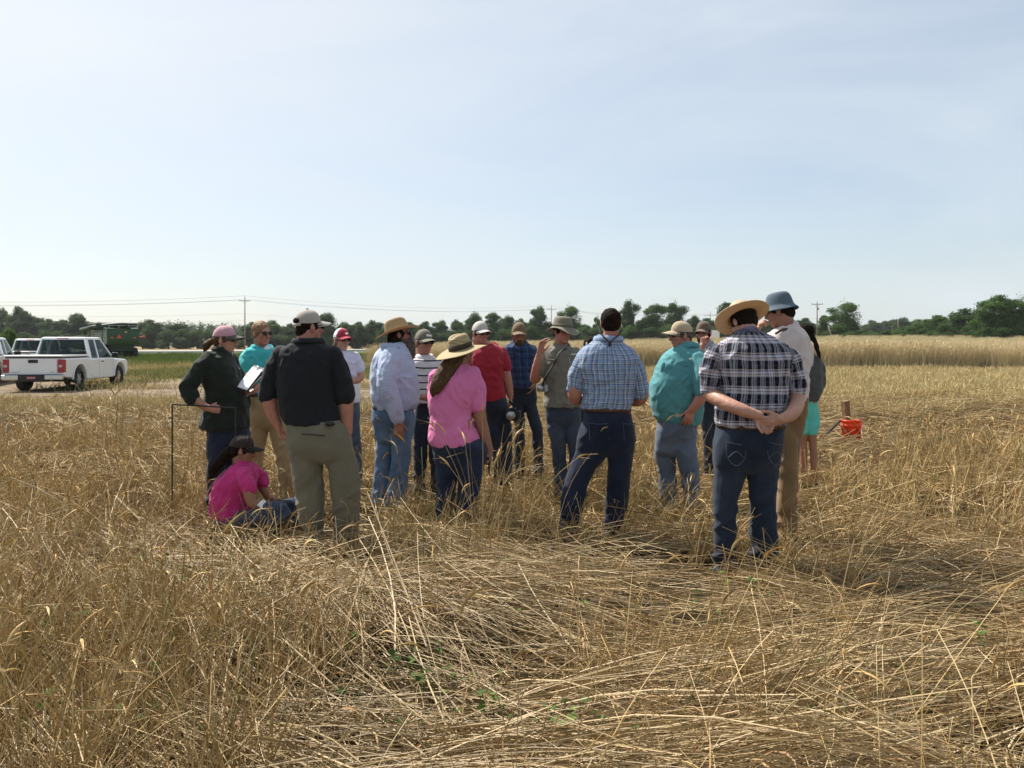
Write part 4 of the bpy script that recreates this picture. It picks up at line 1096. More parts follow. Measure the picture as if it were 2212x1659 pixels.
# ------------------------------------------------------------------ people: the group
GRP = 'people gathered in the rye field'
STRAW_HAT = straw_weave('plaited_straw', (0.56, 0.46, 0.27), (0.32, 0.24, 0.12), 55)
STRAW_HAT2 = straw_weave('golden_straw', (0.54, 0.41, 0.23), (0.36, 0.25, 0.12), 60)
STRAW_HAT3 = straw_weave('pale_palm_straw', (0.62, 0.50, 0.34), (0.46, 0.35, 0.21), 50)
TAN_CAP = cloth('tan_cap_cotton', (0.40, 0.31, 0.20)); GREY_CAP = cloth('grey_cap_cotton', (0.34, 0.32, 0.29)); LGREY_CAP = cloth('light_grey_cap', (0.44, 0.42, 0.38))
# 1 woman with clipboard
def bun(r, og, q, M, t, sc): pass
person('P1', C2, 7.5, 'woman in a dark green shirt and pink cap, hand on hip, holding a clipboard',
  [(338,242,305,.06),(360,228,322,.08),(385,185,332,.13),(430,158,348,.19),(500,152,386,.20),(560,165,398,.19),(620,175,416,.18),(700,165,440,.175),(780,152,446,.18),(850,145,450,.19),(868,150,440,.18)],
  [(800,185,440,.16),(860,185,445,.165),(920,190,448,.165),(970,200,440,.155)],
  [[(275,960,78,-.06),(262,1080,62,-.06),(246,1250,50,-.06),(240,1440,42,-.06)],[(365,960,76,.09),(345,1090,60,.09),(325,1260,50,.09),(318,1440,42,.09)]],
  [[(215,430,40,-.14),(125,585,36,-.24),(150,640,33,-.25),(205,705,26,-.22),(245,728,21,-.20)],[(290,430,36,.16),(350,590,34,.20),(410,632,22,.06),(446,632,20,.0)]],
  [[(225,415,52,-.12),(150,530,54,-.20),(118,600,50,-.24),(152,655,44,-.25)],[(290,425,50,.14),(345,580,46,.19),(390,625,36,.12)]],
  dict(at=(296,294), rot=(94,-2,0)), SKIN, cloth('dark_green_cotton', (0.013, 0.019, 0.013)), denim('navy_denim', (0.018, 0.026, 0.050), (0.030, 0.042, 0.075)),
  hands=[dict(w=(245,728,-.20), d=(1,.25,-.12), n=(-.2,1,0), side=1, curl=.75), dict(w=(446,632,.0), d=(.9,-.2,.1), n=(-.3,-.2,1), side=-1, curl=.95)],
  hair=dict(kind='fringe', mat=HAIR_BR, locks=[[(232,300,18),(200,310,22),(180,325,26),(172,345,22),(165,368,10)]]), hat=ball_cap(cloth('pink_mesh', (0.50, 0.27, 0.31)), cloth('dark_camo', (0.085, 0.075, 0.065), var=.5, vscale=25)), glasses=True, collar=(94, MATS['dark_green_cotton']), group=GRP, shoe_dir=(1,.1), shirt_seed=1, neck_r=.052)
# 2 teal polo
def polo_neck(r, og, q, M, t, sc):
    to_mesh('undershirt', [ellp(q.p(585,362,-.075), (.035,.03,.05), sub=2)], cloth('white_cotton', (.70,.70,.72)), r, og)
    to_mesh('belt_pouch', [ellp(q.p(482,690,-.16), (.022,.02,.07), sub=3), limb([q.p(455,640,-.16), q.p(450,680,-.17), q.p(452,740,-.15)], [.006]*3)], CORD, r, og)
person('P2', C2, 8.2, 'balding man in sunglasses, bright teal polo shirt and khaki trousers, arms folded',
  [(332,495,578,.062),(346,478,598,.085),(362,435,655,.115),(390,412,690,.135),(470,408,700,.15),(550,425,695,.15),(640,448,690,.15),(655,450,690,.15)],
  [(630,450,688,.145),(720,450,682,.15),(800,450,665,.15),(850,460,670,.14)],
  [[(520,820,68),(508,950,54),(492,1100,46),(485,1340,38)],[(640,820,66),(668,990,56),(690,1140,48),(700,1345,40)]],
  [[(450,420,34),(468,515,30,-.06),(500,520,28,-.16),(610,490,24,-.22)],[(680,420,34),(690,510,30,-.05),(620,520,26,-.18),(540,500,22,-.22)]],
  [[(445,415,46),(440,470,48,-.03),(462,520,44,-.07)],[(672,415,46),(690,470,46),(690,515,42,-.05)]],
  dict(at=(540,252), rot=(128,-3,0), d=-.03), SKIN_R, cloth('teal_knit', (0.035, 0.42, 0.43)), cloth('khaki_twill', (0.36, 0.255, 0.125)),
  hands=[dict(w=(610,490,-.22), d=(1,.1,.2), n=(0,1,0), curl=.6)], hair=dict(kind='short', mat=HAIR_BL), glasses=True, belt=(645,449,690,.15,BELT_BR), extra=polo_neck, collar=(128, MATS['teal_knit']), group=GRP, shoe_dir=(.5,-.8), shirt_seed=4)
# 3 charcoal polo
person('P3', C2, 6.33, 'large man seen from behind in a charcoal polo, grey cap and olive cargo trousers',
  [(284,762,905,.080),(312,745,928,.092),(335,690,980,.11),(368,655,1012,.13),(430,638,1012,.155),(520,636,1005,.165),(620,640,1010,.165),(720,655,1022,.165),(800,672,1038,.165),(838,700,1045,.165)],
  [(812,700,1052,.155),(870,698,1075,.165),(940,705,1108,.172),(1000,715,1122,.172),(1060,725,1128,.16)],
  [[(825,1030,108),(832,1150,100),(845,1300,90),(858,1450,76),(866,1560,60),(868,1650,52)],[(1035,1030,102),(1068,1150,98),(1076,1300,90),(1084,1450,80),(1086,1560,70),(1084,1655,58)]],
  [[(650,400,56),(600,560,52),(585,670,50),(605,770,42),(640,848,28)],[(1010,400,54),(1060,560,52),(1080,690,50),(1086,800,40),(1094,890,30)]],
  [[(665,388,62),(612,500,66),(576,652,64)],[(998,395,60),(1044,520,64),(1074,662,66)]],
  dict(at=(838,212), rot=(48,2,0), sc=1.02), SKIN_R, cloth('charcoal_polo', (0.013, 0.0145, 0.018), sheen=.06), cloth('olive_ripstop', (0.150, 0.137, 0.095), var=.14),
  hands=[dict(w=(640,848), d=(.25,.1,-1), n=(1,.2,.1), side=-1, curl=.85, sc=1.12), dict(w=(1094,890), d=(.02,.1,-1), n=(-1,0,0), curl=.3, sc=1.05)],
  hair=dict(kind='crop', mat=HAIR_DK), hat=ball_cap(cloth('grey_mesh', (0.38, 0.34, 0.29), var=.12, bump=.5), cloth('grey_visor', (0.36, 0.33, 0.28)), opening=True), glasses=True, collar=(0, MATS['charcoal_polo']), group=GRP, shirt_seed=7, neck_r=.070, voxel=.007, wr=.0060,
  extra=lambda r, og, q, M, t, sc: [to_mesh('pocket_seam', [limb([q.p(830,888,-.176), q.p(900,892,-.178), q.p(975,900,-.172)], [.0035]*3)], CORD, r, og), to_mesh('belt_pouch', [ellp(q.p(1008,826,-.165), (.040,.02,.018), sub=3)], BELT_BK, r, og)])
# 4 red cap woman
person('P4', C2, 8.8, 'slim woman in a red and white cap, sunglasses and pale lavender shirt, arms crossed',
  [(356,1024,1066,.048),(368,1012,1078,.06),(382,985,1118,.09),(402,972,1148,.11),(470,978,1160,.13),(560,995,1158,.125),(640,1003,1164,.125),(698,1012,1170,.13)],
  [(660,1020,1165,.115),(720,1020,1168,.12),(780,1025,1168,.125),(830,1035,1165,.12)],
  [[(1128,820,40),(1138,920,37),(1148,1040,32),(1160,1270,26)],[(1068,820,40),(1075,940,36),(1085,1060,30),(1090,1270,26)]],
  [[(1145,410,26),(1168,500,25),(1172,548,23,-.04),(1110,560,20,-.16),(1050,545,17,-.18)],[(990,410,26),(978,500,25),(985,550,23,-.04),(1060,565,20,-.16),(1100,560,16,-.16)]],
  [[(1138,402,34),(1156,450,36),(1164,482,36)],[(992,402,34),(982,450,36),(978,490,34)]],
  dict(at=(1052,294), rot=(138,-2,0), sc=0.95), SKIN, cloth('lavender_cotton', (0.60, 0.58, 0.72)), denim('blue_denim', (0.06, 0.085, 0.13), (0.10, 0.14, 0.20)),
  hair=dict(kind='fringe', mat=HAIR_BL, locks=[[(1010,320,12),(1002,345,12),(1004,372,6)]]), hat=ball_cap(cloth('crimson_cotton', (0.36, 0.025, 0.05)), cloth('crimson_visor', (0.42, 0.03, 0.055)), mback=cloth('white_mesh', (.68, .70, .73)), text='W'), glasses=True, collar=(150, MATS['lavender_cotton']), group=GRP, shoe_dir=(.2,-1), neck_r=.045, shirt_seed=11,
  extra=lambda r, og, q, M, t, sc: to_mesh('pocket_flap', [limb([q.p(1085,435,-.115), q.p(1135,440,-.112)], [.008, .008])], cloth('lavender_cotton', (0,0,0)), r, og))
# 5 bearded man
LBLUE = plaid('pale_blue_check', [(0, (.42,.51,.67)), (.72, (.29,.35,.55)), (.86, (.48,.47,.60))], [(0, (.44,.53,.68)), (.72, (.31,.37,.57)), (.86, (.47,.46,.58))], .024, .024)
def cowboy_warp(V):
    a = np.arctan2(V[:, 1], V[:, 0]); rr = np.hypot(V[:, 0], V[:, 1] / 1.15); w = np.clip((rr - .105) / .10, 0, 1)
    V[:, 2] += w ** 1.4 * (.062 * np.cos(a) ** 2 - .030 * np.sin(a) ** 2)
    V[:, 1] *= 1 + .12 * w
    top = V[:, 2] > .11; V[:, 2] -= top * .030 * np.exp(-(V[:, 0] / .022) ** 2) * (rr < .075)
    return V
def stampede(r, og, q, M, t, sc):
    to_mesh('hat_cord', [limb([q.p(300,255,-.02), q.p(284,300,-.02), q.p(278,330,-.02)], [.004,.004,.003]), limb([q.p(284,300,-.02), q.p(296,330,-.02), q.p(300,352,-.02)], [.003,.003,.003]), limb([q.p(288,296,-.02), q.p(286,304,-.02)], [.009, .009])], WOOD, r, og)
    to_mesh('wallet_patch', [ellp(q.p(325,797,-.165), (.032, .008, .020), sub=3)], mat('patch_leather', (.20,.15,.11), .7), r, og)
person('P5', C3, 7.8, 'long-bearded man in a straw cowboy hat, pale blue checked shirt and faded jeans',
  [(312,352,478,.085),(338,322,488,.12),(372,288,502,.17),(420,262,515,.205),(500,250,538,.22),(560,250,553,.225),(640,250,560,.22),(700,256,558,.21),(742,268,535,.195)],
  [(722,262,522,.185),(800,258,526,.19),(880,266,520,.185),(940,280,512,.17)],
  [[(338,960,66,.05),(328,1100,60,.05),(316,1250,56,.05),(308,1350,56,.05),(312,1400,52,.05)],[(452,960,66,-.07),(445,1100,60,-.07),(425,1250,60,-.07),(415,1350,60,-.07),(416,1405,54,-.07)]],
  [[(395,410,50,-.16),(385,600,46,-.26),(440,760,30,-.25),(446,805,23,-.25)],[(400,410,50,.16),(400,600,46,.22),(470,760,30,.2)]],
  [[(392,400,68,-.14),(378,520,68,-.22),(385,610,62,-.26),(425,710,50,-.26),(444,790,38,-.25)],[(400,400,64,.14),(390,520,62,.2),(430,700,46,.22)]],
  dict(at=(432,258), rot=(82,3,0), sc=1.05), SKIN_T, LBLUE, denim('faded_denim', (0.085, 0.155, 0.27), (0.16, 0.25, 0.38)),
  hands=[dict(w=(446,805,-.25), d=(.06,.0,-1), n=(-.15,1,0), side=1, curl=.28, sc=1.1)], belt=(728,262,524,.19,BELT_BR), hair=dict(kind='long', mat=HAIR_DK, beard=True, beard_mat=HAIR_GR, beard_locks=[[(490,290,32),(500,330,36),(508,370,30),(510,405,18),(508,425,8)],[(470,310,28),(485,350,28),(495,385,16)]]),
  hat=wide_hat(STRAW_HAT2, [(0,.155),(.03,.158),(.062,.152),(.078,.125),(.088,.08),(.094,.052),(.100,.044),(.125,.038),(.150,.034),(.168,.036)], cowboy_warp, 1.2, band=BELT_BR, band_z=(.052,.060), tilt=R(13), off=(0,-.01,-.005), name='cowboy_hat'), glasses=True, extra=stampede, collar=(82, cloth('pale_blue_collar', (.36,.45,.62))), group=GRP, shoe_dir=(1,.1), shirt_seed=13, neck_r=.066, wr=.0080)
# 6 striped polo
STRIPE = plaid('striped_knit', None, [(0, (.66,.63,.62)), (.80, (.025,.025,.05))], .1, .072)
person('P6', C3, 8.4, 'man in a white polo with navy stripes and olive cap behind the long-bearded man',
  [(392,566,626,.062),(406,552,642,.082),(424,520,680,.115),(448,508,715,.14),(520,512,735,.155),(600,525,728,.16),(690,540,712,.16),(705,545,706,.155)],
  [(680,535,708,.15),(760,532,710,.15),(830,538,705,.145)],
  [[(575,860,56),(568,960,46),(560,1320,36)],[(660,860,54),(668,960,46),(675,1320,36)]],
  [[(530,460,36),(515,560,33),(530,640,26,-.08),(600,660,20,-.16)],[(705,460,36),(725,560,33),(710,650,26,-.06),(650,660,20,-.15)]],
  [[(535,455,44),(518,510,46),(514,560,44)],[(700,455,44),(722,510,46),(728,560,44)]],
  dict(at=(592,310), rot=(144,-3,0), sc=1.02, d=-.03), SKIN_R, STRIPE, denim('dark_denim', (0.020, 0.028, 0.045), (0.035, 0.048, 0.075)),
  hands=[dict(w=(600,660,-.16), d=(1,.05,-.2), n=(0,1,0), curl=.5)], hair=dict(kind='fringe', mat=HAIR_GR), hat=ball_cap(cloth('olive_cap_cotton', (0.155, 0.145, 0.105)), cloth('olive_visor', (0.20, 0.19, 0.14)), text='Rice'), glasses=True, belt=(702,540,708,.155,BELT_BK), collar=(150, cloth('white_cotton', (0,0,0))), group=GRP, shoe_dir=(.4,-1), shirt_seed=17)
# 7 pink tee woman
def sun_warp(V):
    a = np.arctan2(V[:, 1], V[:, 0]); rr = np.hypot(V[:, 0], V[:, 1]); w = np.clip((rr - .11) / .12, 0, 1)
    V[:, 2] += w * (.012 * np.cos(2 * a + .5) + .008 * np.sin(3 * a)) - .012 * w ** 2
    k = (rr < .085) & (V[:, 2] > .12); V[:, 2] -= k * .022 * np.exp(-(V[:, 0] / .025) ** 2)
    return V
person('P7', C3, 7.15, 'long-haired woman seen from behind in a bright pink tee and wide straw sun hat',
  [(452,770,872,.065),(474,735,900,.085),(505,680,938,.125),(560,642,952,.16),(640,622,936,.175),(720,620,902,.175),(800,634,900,.175),(880,624,930,.19),(940,620,952,.20),(978,640,930,.195)],
  [(930,640,958,.185),(980,640,996,.20),(1040,652,1000,.205),(1095,662,990,.19)],
  [[(748,1120,82,.02),(736,1200,68,.02),(730,1300,58,.02),(714,1400,53,.02),(704,1500,48,.02)],[(895,1120,86,-.02),(888,1200,74,-.02),(876,1300,64,-.02),(858,1400,58,-.02),(846,1500,52,-.02)]],
  [[(905,530,44),(938,700,46),(955,810,44),(990,930,34),(1015,1010,25)],[(670,550,40,.1),(655,690,38,.2),(690,800,30,.3),(740,830,22,.34)]],
  [[(900,520,58),(930,620,62),(938,722,56)],[(672,540,52,.05),(655,620,52,.12),(655,700,48,.2)]],
  dict(at=(836,378), rot=(44,10,-3), sc=1.00), SKIN_T, cloth('bubblegum_pink', (0.66, 0.165, 0.37)), denim('indigo_denim', (0.014, 0.022, 0.052), (0.034, 0.050, 0.10)),
  hands=[dict(w=(1015,1010), d=(.12,.05,-1), n=(-1,.1,0), side=1, curl=.75)], hair=dict(kind='short', mat=HAIR_BR, locks=[[(790,420,40,-.06),(752,460,46,-.08),(712,520,44,-.13),(684,575,38,-.165),(668,615,30,-.17),(664,645,14,-.17)],[(815,425,34,-.06),(772,490,34,-.10),(728,560,26,-.16),(690,625,14,-.18)]]),
  hat=wide_hat(STRAW_HAT, [(0,.165),(.035,.168),(.066,.160),(.084,.135),(.093,.085),(.098,.045),(.106,.036),(.15,.033),(.19,.030),(.222,.026)], sun_warp, 1.1, band=cloth('brown_ribbon', (0.055,0.035,0.025)), band_z=(.042,.085), tilt=R(6), off=(0,0,.0), name='sun_hat'), group=GRP, shirt_seed=19, neck_r=.05, wr=.0080,
  extra=lambda r, og, q, M, t, sc: to_mesh('chin_cord', [limb([np.array((s * .08, .0, .03)) @ M.T + t, np.array((s * .075, .03, -.06)) @ M.T + t, np.array((0, .05, -.12)) @ M.T + t], [.003]*3) for s in (-1, 1)], CORD, r, og))
# 8 red polo
person('P8', C3, 8.8, 'man in a dark red polo and light grey cap, arm hanging by his side',
  [(320,988,1046,.06),(330,972,1060,.08),(343,938,1090,.115),(376,905,1112,.14),(450,893,1112,.155),(540,897,1112,.15),(620,915,1116,.15),(685,955,1122,.15)],
  [(665,970,1122,.14),(730,975,1135,.15),(790,985,1148,.15),(830,995,1150,.14)],
  [[(1035,840,50),(1058,930,46),(1075,1050,40),(1085,1270,34)],[(1108,840,48,.02),(1116,940,44,.02),(1120,1060,38,.02),(1125,1270,34,.02)]],
  [[(1090,385,32),(1112,470,32),(1135,560,29),(1148,640,23),(1150,660,20)],[(915,395,32),(895,490,31),(905,580,26,-.1),(960,600,20,-.18)]],
  [[(1085,380,42),(1106,430,42),(1118,472,40)],[(920,390,42),(900,440,44),(895,490,42)]],
  dict(at=(956,252), rot=(146,-3,0), sc=.98, d=-.03), SKIN_R, cloth('crimson_knit', (0.31, 0.012, 0.028)), denim('dark_denim', (0,0,0), (0,0,0)),
  hands=[dict(w=(1150,660), d=(.1,-.1,-1), n=(-1,0,0), side=1, curl=.85)], hair=dict(kind='fringe', mat=HAIR_DK), hat=ball_cap(LGREY_CAP, cloth('light_grey_visor', (0.46, 0.44, 0.40))), glasses=True, collar=(150, MATS['crimson_knit']), group=GRP, shoe_dir=(.6,-.8), shirt_seed=23, neck_r=.064)
# 9 navy plaid
NAVY = plaid('navy_check', [(0, (.018,.032,.085)), (.45, (.030,.060,.14)), (.88, (.075,.12,.21))], [(0, (.014,.026,.07)), (.5, (.028,.055,.13)), (.90, (.07,.11,.20))], .075, .075)
person('P9', C4, 9.3, 'bearded man in a navy checked shirt and brown cap with his head bowed',
  [(304,184,240,.06),(316,168,256,.08),(328,136,290,.11),(348,114,320,.135),(400,112,324,.145),(500,130,315,.145),(580,148,322,.145),(606,158,312,.14)],
  [(580,165,318,.13),(640,165,325,.14),(700,170,328,.14)],
  [[(205,720,40),(214,820,37),(215,920,33),(215,1220,30)],[(285,720,40),(310,820,38),(332,920,34),(338,1220,30)]],
  [[(128,358,27),(112,450,26),(104,540,24),(125,600,19,-.05)],[(305,358,27),(318,450,26),(318,530,22,-.04),(314,560,17,-.06)]],
  [[(142,364,30),(122,415,35),(110,460,35)],[(292,364,30),(311,415,35),(322,460,34)]],
  dict(at=(212,256), rot=(178,-10,0), sc=1.0, d=-.07), SKIN_T, NAVY, denim('dark_denim', (0,0,0), (0,0,0)),
  hands=[dict(w=(125,600,-.05), d=(.2,-.1,-1), n=(1,0,0), curl=.5), dict(w=(312,560,-.08), d=(-.3,-.1,-1), n=(-1,0,0), side=-1, curl=.3)], hair=dict(kind='fringe', mat=HAIR_BR, beard=True), hat=ball_cap(cloth('brown_cap_cotton', (0.165, 0.115, 0.06)), cloth('brown_visor', (0.19, 0.13, 0.07))), collar=(180, cloth('navy_collar', (.025,.05,.12))), group=GRP, shoe_dir=(0,-1), shirt_seed=29)
# 10 boonie hat
def boonie_warp(V):
    a = np.arctan2(V[:, 1], V[:, 0]); rr = np.hypot(V[:, 0], V[:, 1]); w = np.clip((rr - .10) / .06, 0, 1)
    V[:, 2] += w * (-.022 + .020 * np.sin(a * 2 + 1.1) + .012 * np.sin(3 * a))
    return V
def safari(r, og, q, M, t, sc):
    fl = cloth('olive_shirt_trim', (0.15, 0.145, 0.115))
    to_mesh('pocket_flap', [limb([q.p(395,420,-.158), q.p(430,425,-.166), q.p(455,418,-.166)], [.009]*3)], fl, r, og)
    to_mesh('shirt_badge', [limb([q.p(545,388,-.15), q.p(572,386,-.145)], [.007]*2)], cloth('badge_white', (.6,.6,.6)), r, og)
    to_mesh('pen', [limb([q.p(530,410,-.168), q.p(534,445,-.168)], [.004]*2)], STEEL, r, og)
OLIVE = cloth('olive_grey_nylon', (0.175, 0.165, 0.130))
person('P10', C4, 8.2, 'man in an olive boonie hat and safari shirt gesturing with a raised hand',
  [(324,448,522,.062),(336,436,534,.08),(350,392,564,.12),(376,366,592,.145),(440,358,600,.16),(540,366,606,.165),(640,374,612,.165),(726,376,610,.165)],
  [(700,385,608,.15),(780,385,615,.16),(830,392,612,.155)],
  [[(452,860,60),(462,950,52),(474,1060,44),(480,1340,36)],[(560,860,58),(572,960,50),(580,1070,44),(584,1340,36)]],
  [[(378,395,38),(340,490,36,-.08),(312,545,33,-.13),(322,460,27,-.22),(335,390,20,-.25)],[(580,395,38),(604,490,36),(585,600,28,-.08),(530,640,20,-.16)]],
  [[(382,388,46),(355,440,48,-.05),(338,495,46,-.09)],[(574,388,46),(598,440,48),(606,500,46)]],
  dict(at=(490,240), rot=(146,-3,-3), sc=1.02, d=-.035), SKIN_R, OLIVE, denim('mid_denim', (0.040, 0.055, 0.085), (0.075, 0.10, 0.145)),
  hands=[dict(w=(335,388,-.25), d=(.28,.0,1), n=(.75,-.55,-.1), side=1, curl=.30, spread=.22, sc=1.12)], hair=dict(kind='short', mat=HAIR_DK), glasses=True,
  hat=wide_hat(cloth('olive_canvas', (0.185, 0.165, 0.115)), [(0,.128),(.04,.132),(.070,.126),(.083,.10),(.089,.055),(.092,.036),(.098,.030),(.125,.022),(.155,.012)], boonie_warp, 1.2, band=cloth('olive_band', (0.13,0.12,0.085)), band_z=(.036,.058), tilt=R(0), off=(0,0,.012), name='boonie_hat'), extra=safari, collar=(150, OLIVE), group=GRP, shoe_dir=(.4,-1), shirt_seed=31)
# 11 hidden woman
person('P11', C4, 9.6, 'dark-haired person almost hidden behind the blue plaid man, only hair showing',
  [(375,640,700,.06),(395,625,715,.07),(410,590,745,.1),(435,580,755,.12),(500,590,750,.13),(600,600,745,.13),(680,600,748,.13)],
  [(660,600,745,.13),(740,600,748,.14),(800,605,745,.13)],
  [[(635,820,40),(635,920,34),(635,1210,26)],[(710,820,40),(710,920,34),(710,1210,26)]],
  [[(590,440,26),(585,540,24),(600,630,18,-.05)],[(750,440,26),(755,540,24),(745,630,18,-.05)]],
  [[(595,435,30),(585,500,32)],[(745,435,30),(755,500,32)]],
  dict(at=(672,346), rot=(200,-25,0), sc=0.95), SKIN, cloth('grey_knit', (.2,.2,.21)), denim('dark_denim', (0,0,0), (0,0,0)), hands=[], hair=dict(kind='short', mat=HAIR_DK), group=GRP, shoe_dir=(0,-1), shirt_seed=37, neck_r=.045,
  extra=lambda r, og, q, M, t, sc: to_mesh('hair_clip', [ellp(q.p(646,326,-.085), (.012, .012, .028), sub=2)], cloth('badge_white', (0,0,0)), r, og))
# 12 blue plaid, back
BPLAID = plaid('blue_plaid', [(0, (.20,.29,.46)), (.32, (.02,.035,.12)), (.44, (.22,.31,.47)), (.52, (.60,.58,.46)), (.59, (.13,.20,.36)), (.78, (.02,.03,.10)), (.86, (.34,.41,.52))], [(0, (.25,.34,.48)), (.38, (.035,.06,.17)), (.47, (.64,.62,.52)), (.54, (.24,.32,.46)), (.84, (.07,.11,.26)), (.92, (.5,.53,.56))], .078, .078)
def retainer(r, og, q, M, t, sc):
    to_mesh('eyewear_strap', [limb([q.p(722,205,-.02), q.p(735,255,-.09), q.p(775,300,-.125), q.p(787,322,-.125)], [.005]*4), limb([q.p(878,225,-.02), q.p(845,265,-.09), q.p(800,300,-.125), q.p(787,322,-.125)], [.005]*4), limb([q.p(788,305,-.13), q.p(786,330,-.132)], [.010, .010])], CORD, r, og)
    for x0, x1 in ((650,790),(868,945)):
        to_mesh('pocket_stitching', [limb([q.p(x0,822,-.158), q.p((x0+x1)/2,828,-.166), q.p(x1,820,-.158)], [.0028]*3), limb([q.p(x0+2,822,-.156), q.p(x0+8,930,-.164)], [.0025]*2), limb([q.p(x1-2,820,-.156), q.p(x1-8,930,-.160)], [.0025]*2)], mat('denim_thread', (.05,.06,.09), .8), r, og)
    to_mesh('pocket_tag', [ellp(q.p(912,758,-.152), (.010, .004, .005), sub=2)], cloth('tag_red', (.4,.02,.03)), r, og)
person('P12', C4, 6.7, 'tall dark-haired man seen from behind in a short-sleeved blue plaid shirt and dark jeans',
  [(268,718,855,.078),(296,708,872,.088),(322,672,900,.10),(352,622,945,.125),(410,588,982,.15),(480,590,978,.165),(560,618,962,.165),(640,626,956,.16),(700,618,950,.16),(742,620,932,.155)],
  [(725,638,928,.145),(800,626,942,.16),(870,605,960,.168),(950,590,962,.168),(1010,585,955,.155)],
  [[(690,1000,98),(628,1100,82),(590,1200,76),(566,1300,74),(553,1400,66),(545,1490,62),(540,1570,58)],[(864,1000,90),(868,1100,76),(858,1200,70),(850,1300,66),(834,1400,66),(820,1490,64),(815,1575,58)]],
  [[(625,405,52),(592,540,50),(572,650,46),(596,688,40,.10),(640,660,30,.26)],[(960,420,50),(990,550,48),(1006,660,45),(965,694,38,.10),(915,680,28,.24)]],
  [[(644,404,48),(600,498,59),(578,602,58)],[(942,416,48),(980,520,58),(996,636,56)]],
  dict(at=(806,188), rot=(3,0,0), sc=1.00), SKIN_R, BPLAID, denim('deep_indigo_denim', (0.010, 0.014, 0.032), (0.022, 0.032, 0.065)), hair=dict(kind='short', mat=HAIR_DK), belt=(742,632,932,.152,BELT_BR), extra=retainer, collar=(0, cloth('blue_collar', (.24,.32,.46))), group=GRP, shirt_seed=41, neck_r=.062, voxel=.007, hands=[dict(w=(640,660,.26), d=(.6,.6,.2), n=(0,0,1), curl=.5), dict(w=(915,680,.24), d=(-.6,.6,.2), n=(0,0,1), side=-1, curl=.5)])
# 13 big man, teal fishing shirt
def fishing(r, og, q, M, t, sc):
    f2 = cloth('teal_pocket', (0.068, 0.24, 0.26))
    def patch(x, y, w, h, d, dp=.012): return ellp(q.p(x, y, d), (w, dp, h), sub=3)
    to_mesh('chest_pocket', [patch(75,482,.070,.080,-.180,.022)], f2, r, og); to_mesh('pocket_flap', [limb([q.p(42,436,-.185), q.p(75,450,-.205), q.p(112,446,-.195)], [.018]*3)], f2, r, og)
    to_mesh('chest_pocket', [patch(-25,470,.03,.07,-.13,.03)], f2, r, og)
    to_mesh('shirt_badge', [limb([q.p(108,418,-.205), q.p(128,424,-.20)], [.012, .012])], cloth('badge_grey', (.35,.42,.40)), r, og)
    B = [ellp(q.p(x, y, d), (.008, .006, .008), sub=2) for x, y, d in ((10,402,-.13),(-8,440,-.14),(-22,505,-.15),(-30,560,-.16),(-28,640,-.16),(-15,700,-.16))]
    for b in B: to_mesh('button', [b], cloth('badge_grey', (0,0,0)), r, og)
person('P13', C5, 7.8, 'big-bellied man in a teal fishing shirt and tan cap, hand in his jeans pocket',
  [(328,80,150,.075),(350,52,172,.115),(386,2,204,.18),(444,-42,220,.215),(503,-63,216,.23),(569,-83,208,.235),(636,-84,203,.23),(690,-72,200,.225),(740,-52,192,.21),(768,10,178,.19)],
  [(735,-42,172,.185),(800,-50,166,.19),(870,-55,166,.185),(920,-55,165,.17)],
  [[(2,930,58,.06),(12,1010,50,.06),(18,1090,46,.06),(20,1235,40,.06)],[(108,930,58,-.06),(120,1010,50,-.06),(124,1090,46,-.06),(126,1240,40,-.06)]],
  [[(158,420,38,-.16),(172,510,36,-.23),(168,590,33,-.25),(138,645,27,-.26),(110,680,22,-.25)],[(120,420,38,.18),(120,540,36,.24),(60,650,26,.24)]],
  [[(155,410,48,-.14),(168,490,52,-.22),(167,580,44,-.25)],[(120,410,46,.15),(120,500,48,.22),(118,580,42,.24)]],
  dict(at=(84,290), rot=(258,-2,0), sc=1.02), SKIN_R, cloth('teal_nylon', (0.070, 0.255, 0.275)), denim('light_denim', (0.11, 0.15, 0.22), (0.165, 0.21, 0.29)),
  hands=[dict(w=(110,680,-.25), d=(-.35,.0,-1), n=(0,1,.1), side=-1, curl=.35, sc=1.05)], hair=dict(kind='fringe', mat=HAIR_GR), hat=ball_cap(TAN_CAP, cloth('tan_visor', (0.42,0.33,0.21))), glasses=True, extra=fishing, collar=(258, MATS['teal_nylon']), group=GRP, shoe_dir=(-1,-.3), shirt_seed=43, neck_r=.072, wr=.0080)
